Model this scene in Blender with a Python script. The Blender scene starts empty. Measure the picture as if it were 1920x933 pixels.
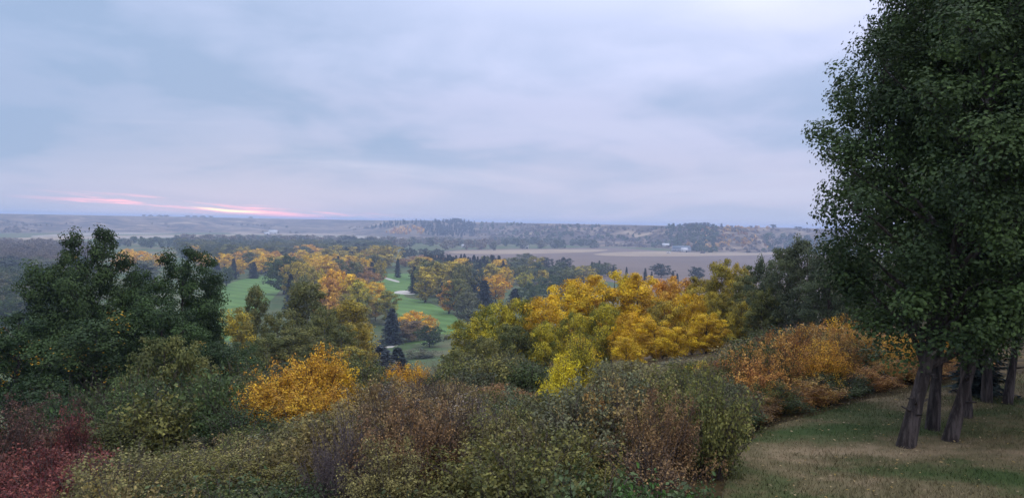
import bpy, math, random
import numpy as np

# ------------------------------------------------------------------ camera, sky, sun, exposure
SC = bpy.context.scene
COL = SC.collection
CAM_Z = 50.0                      # eye height above the valley floor (z = 0)
FPX, CX, CY = 1450.0, 960.0, 466.5
PITCH, ROLL = math.radians(-1.94), math.radians(1.03)

f_ = np.array([0, math.cos(PITCH), math.sin(PITCH)])
zp = np.array([0, -math.sin(PITCH), math.cos(PITCH)])
xr = np.array([1.0, 0, 0])
R_ = math.cos(ROLL) * xr + math.sin(ROLL) * zp
U_ = -math.sin(ROLL) * xr + math.cos(ROLL) * zp

cam_d = bpy.data.cameras.new("camera")
cam = bpy.data.objects.new("camera", cam_d)
COL.objects.link(cam)
from mathutils import Matrix, Vector
cam.matrix_world = Matrix((
    (R_[0], U_[0], -f_[0], 0.0),
    (R_[1], U_[1], -f_[1], 0.0),
    (R_[2], U_[2], -f_[2], CAM_Z),
    (0, 0, 0, 1)))
cam_d.sensor_fit = 'HORIZONTAL'
cam_d.sensor_width = 36.0
cam_d.lens = 36.0 * FPX / 1920.0
cam_d.clip_start = 0.1
cam_d.clip_end = 30000.0
SC.camera = cam

SC.view_settings.view_transform = 'Standard'
SC.view_settings.look = 'None'
SC.view_settings.gamma = 1.0
SC.view_settings.use_curve_mapping = False
SC.view_settings.exposure = 1.15
SC.cycles.use_denoising = True
SC.cycles.max_bounces = 6
SC.cycles.diffuse_bounces = 3
SC.cycles.glossy_bounces = 2
SC.cycles.transmission_bounces = 3
SC.cycles.volume_bounces = 1
SC.cycles.transparent_max_bounces = 4

SUN_AZ = math.radians(-20.2)       # the gap in the cloud where the sun is going down
SUN_EL = math.radians(5.0)

world = bpy.data.worlds.new("World")
SC.world = world
world.use_nodes = True
WT = world.node_tree
WT.nodes.clear()


class NT:
    """short-hand for wiring a node tree"""
    def __init__(self, tree):
        self.t = tree

    def n(self, typ, **kw):
        nd = self.t.nodes.new(typ)
        for k, v in kw.items():
            setattr(nd, k, v)
        return nd

    def put(self, sock, v):
        if hasattr(v, 'links'):
            self.t.links.new(v, sock)
        else:
            sock.default_value = v

    def m(self, op, a, b=0.0, c=0.0, clamp=False):
        nd = self.n('ShaderNodeMath', operation=op, use_clamp=clamp)
        for i, v in enumerate((a, b, c)):
            self.put(nd.inputs[i], v)
        return nd.outputs[0]

    def ss(self, x, e0, e1, lo=0.0, hi=1.0):
        nd = self.n('ShaderNodeMapRange', interpolation_type='SMOOTHSTEP')
        for i, v in enumerate((x, e0, e1, lo, hi)):
            self.put(nd.inputs[i], v)
        return nd.outputs[0]

    def mix(self, fac, a, b, blend='MIX'):
        nd = self.n('ShaderNodeMix', data_type='RGBA', blend_type=blend)
        self.put(nd.inputs['Factor'], fac)
        for s, v in (('A', a), ('B', b)):
            sk = [i for i in nd.inputs if i.name == s and i.type == 'RGBA'][0]
            self.put(sk, v if hasattr(v, 'links') else (v[0], v[1], v[2], 1.0))
        return [o for o in nd.outputs if o.type == 'RGBA'][0]

    def vec(self, x, y, z):
        nd = self.n('ShaderNodeCombineXYZ')
        for i, v in enumerate((x, y, z)):
            self.put(nd.inputs[i], v)
        return nd.outputs[0]

    def noise(self, vec, scale, detail=4.0, rough=0.5, dist=0.0):
        nd = self.n('ShaderNodeTexNoise')
        if vec is not None:
            self.put(nd.inputs['Vector'], vec)
        nd.inputs['Scale'].default_value = scale
        nd.inputs['Detail'].default_value = detail
        nd.inputs['Roughness'].default_value = rough
        nd.inputs['Distortion'].default_value = dist
        return nd.outputs[0]

    def ramp(self, fac, stops, interp='EASE'):
        nd = self.n('ShaderNodeValToRGB')
        cr = nd.color_ramp
        cr.interpolation = interp
        while len(cr.elements) < len(stops):
            cr.elements.new(0.5)
        for e, (p, c) in zip(cr.elements, stops):
            e.position = p
            e.color = (c[0], c[1], c[2], 1.0)
        self.put(nd.inputs[0], fac)
        return nd.outputs[0]


def build_sky():
    w = NT(WT)
    tc = w.n('ShaderNodeTexCoord')
    sep = w.n('ShaderNodeSeparateXYZ')
    w.put(sep.inputs[0], tc.outputs['Generated'])
    x, y, z = sep.outputs
    el = w.m('MULTIPLY', w.m('ARCSINE', z), 57.29578)
    az = w.m('MULTIPLY', w.m('ARCTAN2', x, y), 57.29578)
    elp = w.m('MAXIMUM', el, 0.0)
    # grey-blue stratus deck with its zenith raised beyond an overcast sky's to brighten the ground
    grad = w.ramp(w.m('DIVIDE', elp, 90.0), [
        (0.0, (0.335, 0.350, 0.465)),
        (0.035, (0.345, 0.362, 0.48)),
        (0.085, (0.35, 0.38, 0.525)),
        (0.14, (0.44, 0.47, 0.64)),
        (0.21, (0.62, 0.64, 0.85)),
        (0.5, (1.15, 1.17, 1.34)),
        (1.0, (1.75, 1.77, 1.90))])
    # cloud relief: noise on a flat layer overhead, so that it flattens to streaks at the horizon
    zz = w.m('ADD', w.m('MAXIMUM', z, 0.0), 0.17)
    px_, py_ = w.m('DIVIDE', x, zz), w.m('DIVIDE', y, zz)
    n1 = w.noise(w.vec(px_, w.m('MULTIPLY', py_, 1.0), 3.7), 0.8, 3.0, 0.5, 0.6)
    n2 = w.noise(w.vec(px_, w.m('MULTIPLY', py_, 0.9), 9.1), 1.9, 5.0, 0.55, 0.3)
    relief = w.m('ADD', w.m('MULTIPLY', n1, 0.72), w.m('MULTIPLY', n2, 0.28))
    dark = w.ss(relief, 0.40, 0.60)
    # the deck is thicker round the west, where the sun sinks behind it
    west = w.ss(az, 8.0, -36.0)
    west = w.m('MULTIPLY', west, w.ss(az, -150.0, -110.0))
    band = w.m('MULTIPLY', w.ss(el, 1.8, 5.5), w.ss(el, 16.0, 8.5))
    amount = w.m('ADD', w.m('MULTIPLY', dark, w.m('ADD', 0.32, w.m('MULTIPLY', band, 0.30))),
                 w.m('MULTIPLY', west, w.ss(el, 0.5, 6.0, 0.34, 0.74)))
    amount = w.m('MINIMUM', amount, 0.9)
    skyc = w.mix(amount, grad, (0.185, 0.27, 0.41))
    # long soft light wisps low down
    n3 = w.noise(w.vec(w.m('MULTIPLY', az, 0.035), w.m('MULTIPLY', el, 0.42), 1.3), 1.0, 4.0, 0.55, 0.4)
    wisps = w.m('MULTIPLY', w.ss(n3, 0.52, 0.75), w.m('MULTIPLY', w.ss(el, 0.5, 2.5), w.ss(el, 9.0, 5.0)))
    skyc = w.mix(w.m('MULTIPLY', wisps, 0.4), skyc, (0.40, 0.42, 0.53))
    # the sunset slit under the deck
    daz = w.m('SUBTRACT', az, math.degrees(SUN_AZ))
    line = w.m('ADD', 0.62, w.m('MULTIPLY', daz, -0.052))           # streaks sink towards the north
    dn = w.noise(w.vec(w.m('MULTIPLY', az, 0.16), w.m('MULTIPLY', el, 0.35), 5.0), 1.0, 3.0, 0.5)
    de = w.m('SUBTRACT', w.m('ADD', el, w.m('MULTIPLY', w.m('SUBTRACT', dn, 0.5), 0.35)), line)
    nst = w.noise(w.vec(w.m('MULTIPLY', az, 0.11), w.m('MULTIPLY', de, 2.6), 2.2), 1.0, 5.0, 0.65, 0.3)
    spread = w.m('MULTIPLY', w.ss(w.m('ABSOLUTE', daz), 14.0, 4.0), w.ss(w.m('ABSOLUTE', de), 0.62, 0.1))
    pink = w.m('MULTIPLY', spread, w.ss(nst, 0.46, 0.60))
    glow = w.m('MULTIPLY', w.ss(w.m('ABSOLUTE', daz), 24.0, 4.0), w.ss(w.m('ABSOLUTE', w.m('SUBTRACT', de, 0.1)), 1.7, 0.0))
    skyc = w.mix(w.m('MULTIPLY', glow, 0.05), skyc, (0.60, 0.40, 0.53))
    skyc = w.mix(w.m('MULTIPLY', pink, 0.85), skyc, (0.95, 0.42, 0.50))
    hx = w.m('DIVIDE', w.m('SUBTRACT', daz, 0.2), 2.6)
    hy = w.m('DIVIDE', w.m('SUBTRACT', de, -0.10), 0.11)
    hot = w.ss(w.m('SQRT', w.m('ADD', w.m('MULTIPLY', hx, hx), w.m('MULTIPLY', hy, hy))), 1.2, 0.2)
    skyc = w.mix(hot, skyc, (1.2, 0.80, 0.52))
    bg = w.n('ShaderNodeBackground')
    w.put(bg.inputs[0], skyc)
    bg.inputs[1].default_value = 0.78
    # thin clear sky behind the deck
    ns = w.n('ShaderNodeTexSky', sky_type='NISHITA')
    ns.sun_disc = False
    ns.sun_elevation = SUN_EL
    ns.sun_rotation = SUN_AZ
    bg2 = w.n('ShaderNodeBackground')
    w.put(bg2.inputs[0], ns.outputs[0])
    bg2.inputs[1].default_value = 0.05
    mx = w.n('ShaderNodeMixShader')
    mx.inputs[0].default_value = 0.015
    w.put(mx.inputs[1], bg.outputs[0])
    w.put(mx.inputs[2], bg2.outputs[0])
    out = w.n('ShaderNodeOutputWorld')
    w.put(out.inputs[0], mx.outputs[0])


build_sky()
world.cycles.sampling_method = 'MANUAL'
world.cycles.sample_map_resolution = 1024

sun_d = bpy.data.lights.new("sun", 'SUN')
sun_d.energy = 0.4
sun_d.angle = math.radians(25)
sun_d.color = (1.0, 0.80, 0.72)
sun = bpy.data.objects.new("sun", sun_d)
COL.objects.link(sun)
sd = Vector((math.sin(SUN_AZ) * math.cos(SUN_EL), math.cos(SUN_AZ) * math.cos(SUN_EL), math.sin(SUN_EL)))
sun.rotation_euler = (-sd).to_track_quat('-Z', 'Y').to_euler()
sun.location = (0, 0, 90)

# ------------------------------------------------------------------ small tools
def ray(px, py):
    return f_ + (px - CX) / FPX * R_ + (CY - py) / FPX * U_


def at(px, py, dist):
    """point on the pixel's ray at a given distance ahead (world y)"""
    d = ray(px, py)
    return np.array([0, 0, CAM_Z]) + d * (dist / d[1])


def ground_hit(px, py, z=0.0):
    d = ray(px, py)
    return np.array([0, 0, CAM_Z]) + d * ((z - CAM_Z) / d[2])


def project(x, y, z):
    v = np.array([x, y, z - CAM_Z]); d = v @ f_
    return CX + FPX * (v @ R_) / d, CY - FPX * (v @ U_) / d


def horizon_y(px):
    return 400.0 + 0.018 * px


def unit(v):
    return v / np.maximum(np.linalg.norm(v, axis=-1, keepdims=True), 1e-9)


def vnoise(x, y, seed=0):
    x = np.asarray(x, float); y = np.asarray(y, float)
    xi, yi = np.floor(x).astype(np.int64), np.floor(y).astype(np.int64)
    xf, yf = x - xi, y - yi
    u, v = xf * xf * (3 - 2 * xf), yf * yf * (3 - 2 * yf)

    def h(i, j):
        k = (i * 374761393 + j * 668265263 + seed * 974634777) & 0xffffffff
        k = ((k ^ (k >> 13)) * 1274126177) & 0xffffffff
        return ((k ^ (k >> 16)) & 0xffff) / 65535.0
    a, b, c, d = h(xi, yi), h(xi + 1, yi), h(xi, yi + 1), h(xi + 1, yi + 1)
    return (a * (1 - u) + b * u) * (1 - v) + (c * (1 - u) + d * u) * v


def fbm(x, y, octaves=4, seed=0):
    t, a, s = 0.0, 0.5, 0.0
    for o in range(octaves):
        t = t + a * vnoise(x * 2 ** o, y * 2 ** o, seed + o * 17)
        s += a
        a *= 0.5
    return t / s


_ps = np.arange(-400, 500, 1.0)
_pz = np.interp(_ps, [-400, -60, -12, 1, 6, 12, 30, 60, 100, 160, 210, 250, 300],
                [49.0, 47.0, 46.25, 46.15, 45.4, 44.2, 39.6, 31.8, 21.8, 9.5, 2.8, 0.0, 0.0])
_k = np.hanning(9); _k /= _k.sum()
_pz[8:-8] = np.convolve(_pz, _k, 'same')[8:-8]
_pz[_ps > 262] = 0.0
AZ_T = [-70, -33.5, -25, -17.6, -12, -7.1, -2.8, 1.6, 9.4, 13.2, 20.4, 28, 34, 60]
FOOT_T = [2600, 2300, 2500, 2750, 2650, 2300, 2350, 1960, 1720, 1540, 1600, 1500, 1400, 1200]
TOP_T = [3600, 3300, 3500, 3700, 3500, 2800, 2850, 2550, 2200, 2000, 2150, 2000, 1900, 1700]


def crest_s(x, y):
    return -0.67 * x + 0.74 * y - 7.0


def bluff_t(x, y):
    r = np.hypot(x, y)
    az = np.degrees(np.arctan2(x, y))
    ft, tp = np.interp(az, AZ_T, FOOT_T), np.interp(az, AZ_T, TOP_T)
    side = az * 30.0                                  # metres along the bluff, roughly
    g = fbm(side / 170.0, r / 900.0, 3, 5)
    gully = np.abs(g - 0.5) * 2.0
    g2 = fbm(side / 60.0, r / 500.0, 3, 31)
    reff = r - 430.0 * (0.30 - gully) - 120.0 * (g2 - 0.5)
    return (reff - ft) / (tp - ft)


def G(x, y):
    x = np.asarray(x, float); y = np.asarray(y, float)
    s = crest_s(x, y)
    z = np.interp(s, _ps, _pz)
    near = np.clip((60 - np.hypot(x, y)) / 40, 0, 1) * np.clip((s - 2.0) / 4.0, 0, 1)
    z = z + near * (fbm(x / 3.0, y / 3.0, 3, 3) - 0.5) * 0.5
    t = np.clip(bluff_t(x, y), 0, 1)
    prof = np.where(t < 0.12, t * 0.5, 0.06 + (t - 0.12) / 0.88 * 0.94)
    prof = prof * prof * (3 - 2 * prof) * 0.6 + prof * 0.4
    top = 48.6 + (fbm(x / 700.0, y / 700.0, 3, 8) - 0.5) * 3.0
    az = np.degrees(np.arctan2(x, y))
    top = top + 3.5 * np.exp(-((az + 6.5) / 3.2) ** 2)
    return np.maximum(z, prof * top)


def gz(x, y):
    return float(G(np.array([x]), np.array([y]))[0])


def mesh_tris(name, V, F, mat=None, attrs=None, smooth=False):
    me = bpy.data.meshes.new(name)
    V = np.ascontiguousarray(V, np.float32); F = np.ascontiguousarray(F, np.int32)
    n, k = F.shape
    me.vertices.add(len(V)); me.vertices.foreach_set('co', V.ravel())
    me.loops.add(n * k); me.loops.foreach_set('vertex_index', F.ravel())
    me.polygons.add(n); me.polygons.foreach_set('loop_start', np.arange(0, n * k, k, dtype=np.int32))
    if smooth:
        me.polygons.foreach_set('use_smooth', np.ones(n, bool))
    for an, (dom, arr) in (attrs or {}).items():
        a = me.attributes.new(an, 'FLOAT', dom)
        a.data.foreach_set('value', np.ascontiguousarray(arr, np.float32))
    me.update(calc_edges=True)
    if mat:
        me.materials.append(mat)
    return me


def link(name, me, parent=None, **props):
    o = bpy.data.objects.new(name, me)
    COL.objects.link(o)
    if parent is not None:
        o.parent = parent
    for k, v in props.items():
        o[k] = v
    return o


def empty(name, loc, label, cat, group=None, rz=0.0, scale=(1, 1, 1)):
    o = link(name, None, label=label, category=cat)
    o.location = loc
    o.rotation_euler = (0, 0, rz)
    o.scale = scale
    o.empty_display_size = 0.1
    if group:
        o['group'] = group
    return o


class Geo:
    def __init__(self):
        self.V, self.F, self.A, self.n = [], [], [], 0

    def add(self, V, F, a=0.5):
        F = np.asarray(F, np.int32)
        self.V.append(np.asarray(V, float)); self.F.append(F + self.n)
        self.A.append(np.full(len(F), a) if np.isscalar(a) else np.asarray(a))
        self.n += len(V)

    def tube(self, pts, rad, sides=6, a=0.5, wob=0.0, rng=None):
        pts = np.asarray(pts, float); m = len(pts)
        tang = unit(np.gradient(pts, axis=0))
        ref = np.array([0.31, 0.95, 0.05])
        u = unit(np.cross(tang, ref)); v = np.cross(tang, u)
        ang = np.arange(sides) / sides * 2 * math.pi
        rad = np.asarray(rad, float)[:, None] * np.ones((1, sides))
        if wob and rng is not None:
            rad = rad * (1 + rng.normal(0, wob, rad.shape))
        V = pts[:, None, :] + rad[..., None] * (np.cos(ang)[None, :, None] * u[:, None, :] + np.sin(ang)[None, :, None] * v[:, None, :])
        i = np.arange(m - 1)[:, None] * sides; j = np.arange(sides)[None, :]; k = (j + 1) % sides
        q = np.stack([i + j, i + k, i + sides + k, i + sides + j], -1).reshape(-1, 4)
        F = np.concatenate([q[:, [0, 1, 2]], q[:, [0, 2, 3]]])
        self.add(V.reshape(-1, 3), F, a)

    def box(self, c, s, rz=0.0):
        c = np.asarray(c, float); s = np.asarray(s, float) / 2
        V = np.array([[i, j, k] for k in (-1, 1) for j in (-1, 1) for i in (-1, 1)], float) * s
        cs, sn = math.cos(rz), math.sin(rz)
        V = np.stack([V[:, 0] * cs - V[:, 1] * sn, V[:, 0] * sn + V[:, 1] * cs, V[:, 2]], -1) + c
        F = [[0, 2, 3], [0, 3, 1], [4, 5, 7], [4, 7, 6], [0, 1, 5], [0, 5, 4], [2, 6, 7], [2, 7, 3], [0, 4, 6], [0, 6, 2], [1, 3, 7], [1, 7, 5]]
        self.add(V, F)

    def mesh(self, name, mat, smooth=False, attr=None):
        V = np.concatenate(self.V); F = np.concatenate(self.F)
        at_ = {attr: ('FACE', np.concatenate(self.A))} if attr else None
        return mesh_tris(name, V, F, mat, at_, smooth)


def leaf_mesh(name, C, size, rng, mat, out=None, up=0.5, spread=0.8, aspect=0.62, fold=0.22, mixv=None, tipdir=None, tint=None):
    """one folded two-triangle blade for each point of C"""
    n = len(C)
    nr = rng.normal(size=(n, 3)) * spread + np.array([0, 0, up])
    if out is not None:
        nr = nr + out * 0.8
    nr = unit(nr)
    dd = rng.normal(size=(n, 3)) if tipdir is None else tipdir + rng.normal(size=(n, 3)) * 0.25
    if tipdir is None:
        d = unit(dd - (dd * nr).sum(1, keepdims=True) * nr)
    else:
        d = unit(dd)
        nr = unit(nr - (nr * d).sum(1, keepdims=True) * d)
    s = np.cross(nr, d)
    L = (size * rng.uniform(0.65, 1.35, n))[:, None] if np.isscalar(size) else np.asarray(size)[:, None]
    base, tip = C - d * L * 0.5, C + d * L * 0.5
    mid = C - d * L * 0.06 + nr * L * fold * 0.5
    lf, rt = mid + s * L * aspect * 0.5, mid - s * L * aspect * 0.5
    V = np.stack([base, rt, tip, lf], 1).reshape(-1, 3)
    b = np.arange(n)[:, None] * 4
    F = np.concatenate([b + [0, 1, 2], b + [0, 2, 3]], 1).reshape(-1, 3)
    if tint is None:
        tint = rng.uniform(0, 1, n)
    if mixv is None:
        mixv = rng.uniform(0, 1, n)
    return mesh_tris(name, V, F, mat, {'tint': ('FACE', np.repeat(tint, 2)), 'mixv': ('FACE', np.repeat(mixv, 2))})


# ------------------------------------------------------------------ materials
def new_mat(name):
    m = bpy.data.materials.new(name)
    m.use_nodes = True
    m.node_tree.nodes.clear()
    return m, NT(m.node_tree)


def finish(w, shader, vol=None):
    out = w.n('ShaderNodeOutputMaterial')
    w.put(out.inputs[0], shader)


def principled(w, col, rough=0.8, spec=0.3, normal=None):
    b = w.n('ShaderNodeBsdfPrincipled')
    w.put(b.inputs['Base Color'], col if hasattr(col, 'links') else (*col, 1.0))
    w.put(b.inputs['Roughness'], rough)
    b.inputs['Specular IOR Level'].default_value = spec
    if normal is not None:
        w.put(b.inputs['Normal'], normal)
    return b.outputs[0]


def bump(w, h, strength=0.4, dist=0.05):
    b = w.n('ShaderNodeBump')
    b.inputs['Strength'].default_value = strength
    b.inputs['Distance'].default_value = dist
    w.put(b.inputs['Height'], h)
    return b.outputs[0]


def geo_pos(w):
    return w.n('ShaderNodeNewGeometry').outputs['Position']


def leaf_material(name, trans=0.22, rough=0.6):
    m, w = new_mat(name)
    ca = w.n('ShaderNodeAttribute', attribute_type='OBJECT', attribute_name='leaf_a').outputs['Color']
    cb = w.n('ShaderNodeAttribute', attribute_type='OBJECT', attribute_name='leaf_b').outputs['Color']
    tint = w.n('ShaderNodeAttribute', attribute_type='GEOMETRY', attribute_name='tint').outputs['Fac']
    mixv = w.n('ShaderNodeAttribute', attribute_type='GEOMETRY', attribute_name='mixv').outputs['Fac']
    cc = w.n('ShaderNodeAttribute', attribute_type='OBJECT', attribute_name='leaf_c').outputs['Color']
    col = w.mix(w.ss(mixv, 0.25, 0.85), ca, cb)
    col = w.mix(w.ss(mixv, 0.955, 0.975), col, cc)
    hsv = w.n('ShaderNodeHueSaturation')
    w.put(hsv.inputs['Hue'], w.m('ADD', 0.485, w.m('MULTIPLY', mixv, 0.03)))
    hsv.inputs['Saturation'].default_value = 1.0
    w.put(hsv.inputs['Value'], w.m('ADD', 0.62, w.m('MULTIPLY', tint, 0.76)))
    w.put(hsv.inputs['Color'], col)
    c = hsv.outputs[0]
    p = principled(w, c, rough, 0.25)
    t = w.n('ShaderNodeBsdfTranslucent')
    w.put(t.inputs[0], c)
    mx = w.n('ShaderNodeMixShader')
    mx.inputs[0].default_value = trans
    w.put(mx.inputs[1], p); w.put(mx.inputs[2], t.outputs[0])
    finish(w, mx.outputs[0])
    return m


def bark_material(name, dark, light, patch=0.0, scale=1.0):
    m, w = new_mat(name)
    tc = w.n('ShaderNodeTexCoord').outputs['Object']
    mp = w.n('ShaderNodeMapping'); w.put(mp.inputs[0], tc)
    mp.inputs['Scale'].default_value = (9 * scale, 9 * scale, 1.6 * scale)
    n = w.noise(mp.outputs[0], 1.4, 6, 0.65, 0.4)
    col = w.mix(w.ss(n, 0.38, 0.66), dark, light)
    if patch:
        n2 = w.noise(tc, 3.3, 3, 0.6, 0.8)
        col = w.mix(w.m('MULTIPLY', w.ss(n2, 0.63, 0.70), patch), col, (0.42, 0.40, 0.38))
    finish(w, principled(w, col, 0.9, 0.15, bump(w, n, 0.9, 0.04)))
    return m


LEAF = leaf_material("leaf")
NEEDLE = leaf_material("needle", 0.05, 0.7)
BARK = bark_material("bark_dark", (0.030, 0.024, 0.022), (0.10, 0.082, 0.075), 0.75)
BARK_PALE = bark_material("bark_pale", (0.09, 0.08, 0.065), (0.26, 0.24, 0.20))
BARK_FAR = bark_material("bark_far", (0.05, 0.042, 0.036), (0.10, 0.088, 0.075), 0.0, 0.3)
TWIG = bark_material("twig", (0.055, 0.042, 0.036), (0.15, 0.12, 0.105))
TWIG_GREY = bark_material("twig_grey", (0.075, 0.058, 0.062), (0.22, 0.18, 0.18))


def ground_material():
    m, w = new_mat("ground_cover")
    P = geo_pos(w)
    A = lambda nm: w.n('ShaderNodeAttribute', attribute_type='GEOMETRY', attribute_name=nm).outputs['Fac']
    zone_b, zone_v = A('bluff'), A('valley')
    n_f = w.noise(P, 2.2, 5, 0.65)
    litter = w.mix(w.ss(n_f, 0.35, 0.7), (0.045, 0.034, 0.018), (0.125, 0.088, 0.038))
    n_v = w.noise(P, 0.012, 5, 0.6, 0.6)
    n_v2 = w.noise(P, 0.09, 4, 0.6)
    val = w.mix(w.ss(n_v, 0.45, 0.63), (0.075, 0.115, 0.042), (0.17, 0.145, 0.080))
    val = w.mix(w.m('MULTIPLY', w.ss(n_v2, 0.45, 0.7), 0.5), val, (0.10, 0.085, 0.05))
    mp = w.n('ShaderNodeMapping'); w.put(mp.inputs[0], P)
    mp.inputs['Scale'].default_value = (1.0, 1.0, 3.0)
    n_b = w.noise(mp.outputs[0], 0.011, 6, 0.68, 0.9)
    n_b2 = w.noise(mp.outputs[0], 0.004, 3, 0.6)
    blf = w.ramp(n_b, [(0.34, (0.028, 0.030, 0.024)), (0.46, (0.090, 0.068, 0.052)), (0.54, (0.20, 0.145, 0.098)), (0.68, (0.42, 0.32, 0.21))])
    blf = w.mix(w.m('MULTIPLY', w.ss(n_b2, 0.5, 0.65), 0.55), blf, (0.10, 0.085, 0.065))
    c = w.mix(zone_v, litter, val)
    c = w.mix(zone_b, c, blf)
    finish(w, principled(w, c, 0.95, 0.1, bump(w, n_f, 0.6, 0.06)))
    return m


def lawn_colour(w):
    P = geo_pos(w)
    mp = w.n('ShaderNodeMapping'); w.put(mp.inputs[0], P)
    mp.inputs['Rotation'].default_value = (0, 0, 0.5)
    mp.inputs['Scale'].default_value = (0.62, 1.15, 1.0)
    n1 = w.noise(mp.outputs[0], 0.55, 5, 0.6, 0.5)
    n2 = w.noise(P, 2.3, 4, 0.6)
    n3 = w.noise(P, 11.0, 3, 0.6)
    v = w.m('ADD', w.m('MULTIPLY', n1, 0.72), w.m('ADD', w.m('MULTIPLY', n2, 0.2), w.m('MULTIPLY', n3, 0.08)))
    return w.ramp(v, [(0.37, (0.052, 0.080, 0.025)), (0.455, (0.088, 0.098, 0.040)), (0.525, (0.140, 0.118, 0.060)), (0.64, (0.245, 0.185, 0.110))]), n3


def lawn_material(name):
    m, w = new_mat(name)
    c, n = lawn_colour(w)
    finish(w, principled(w, c, 0.95, 0.1, bump(w, n, 0.5, 0.03)))
    return m


def blade_material():
    m, w = new_mat("grass_blade")
    c, n = lawn_colour(w)
    a = w.n('ShaderNodeAttribute', attribute_type='GEOMETRY', attribute_name='tint').outputs['Fac']
    hsv = w.n('ShaderNodeHueSaturation')
    w.put(hsv.inputs['Value'], w.m('ADD', 0.7, w.m('MULTIPLY', a, 0.9)))
    w.put(hsv.inputs['Color'], c)
    finish(w, principled(w, hsv.outputs[0], 0.8, 0.15))
    return m


def sheet_material(name, a, b, scale=0.02, stripes=0.0, sdir=0.5, swidth=9.0):
    m, w = new_mat(name)
    P = geo_pos(w)
    n = w.noise(P, scale, 5, 0.6, 0.5)
    n2 = w.noise(P, scale * 9, 4, 0.6)
    c = w.mix(w.ss(w.m('ADD', w.m('MULTIPLY', n, 0.7), w.m('MULTIPLY', n2, 0.3)), 0.38, 0.62), a, b)
    if stripes:
        sep = w.n('ShaderNodeSeparateXYZ'); w.put(sep.inputs[0], P)
        t = w.m('ADD', w.m('MULTIPLY', sep.outputs[0], math.cos(sdir)), w.m('MULTIPLY', sep.outputs[1], math.sin(sdir)))
        s = w.ss(w.m('SINE', w.m('MULTIPLY', t, math.pi / swidth)), -0.25, 0.25)
        c = w.mix(w.m('MULTIPLY', s, stripes), c, (0, 0, 0), 'MIX')
        c = w.mix(stripes * 0.4, c, a)
    finish(w, principled(w, c, 0.95, 0.1))
    return m


def plain(name, col, rough=0.7, spec=0.3, var=0.15):
    m, w = new_mat(name)
    tc = w.n('ShaderNodeTexCoord').outputs['Object']
    n = w.noise(tc, 1.3, 4, 0.6)
    c = w.mix(w.ss(n, 0.3, 0.7), tuple(v * (1 - var) for v in col), tuple(min(1, v * (1 + var)) for v in col))
    finish(w, principled(w, c, rough, spec))
    return m


# ------------------------------------------------------------------ terrain
def build_ground():
    rad = np.concatenate([np.geomspace(0.6, 60, 90)[:-1], np.geomspace(60, 1200, 80)[:-1], np.linspace(1200, 4200, 150)[:-1], np.geomspace(4200, 9300, 18)])
    az = np.radians(np.concatenate([np.arange(-60, 60, 0.3), np.arange(60, 300, 3.0)]))
    nr, na = len(rad), len(az)
    X = rad[:, None] * np.sin(az)[None]; Y = rad[:, None] * np.cos(az)[None]
    Z = G(X, Y)
    V = np.stack([X, Y, Z], -1).reshape(-1, 3)
    i = np.arange(nr - 1)[:, None] * na; j = np.arange(na)[None]; k = (j + 1) % na
    F = np.stack([i + j, i + k, i + na + k, i + na + j], -1).reshape(-1, 4)[:, ::-1]
    t = bluff_t(X, Y).ravel()
    s = crest_s(X, Y).ravel()
    r = np.hypot(X, Y).ravel()
    bl = np.clip((t + 0.05) / 0.08, 0, 1)
    vl = np.clip((s - 130) / 70, 0, 1)
    me = mesh_tris("ground", V, F, ground_material(), {'bluff': ('POINT', bl), 'valley': ('POINT', np.maximum(vl, (r > 700) * 1.0))}, True)
    link("ground", me, kind='structure')


def edge_lawn():
    return [(-40, -30), (-6.0, -4.0), (-1.2, 2.0), (1.4, 6.0), (2.7, 9.2), (3.15, 11.2), (3.75, 13.0), (4.6, 14.5), (6.3, 16.1), (9.0, 18.3), (12.0, 20.0), (15.0, 21.6), (19, 24.5), (26, 30), (36, 39)]


_le = np.array(edge_lawn())


def lawn_y(x):
    return np.interp(x, _le[:, 0], _le[:, 1])


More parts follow.
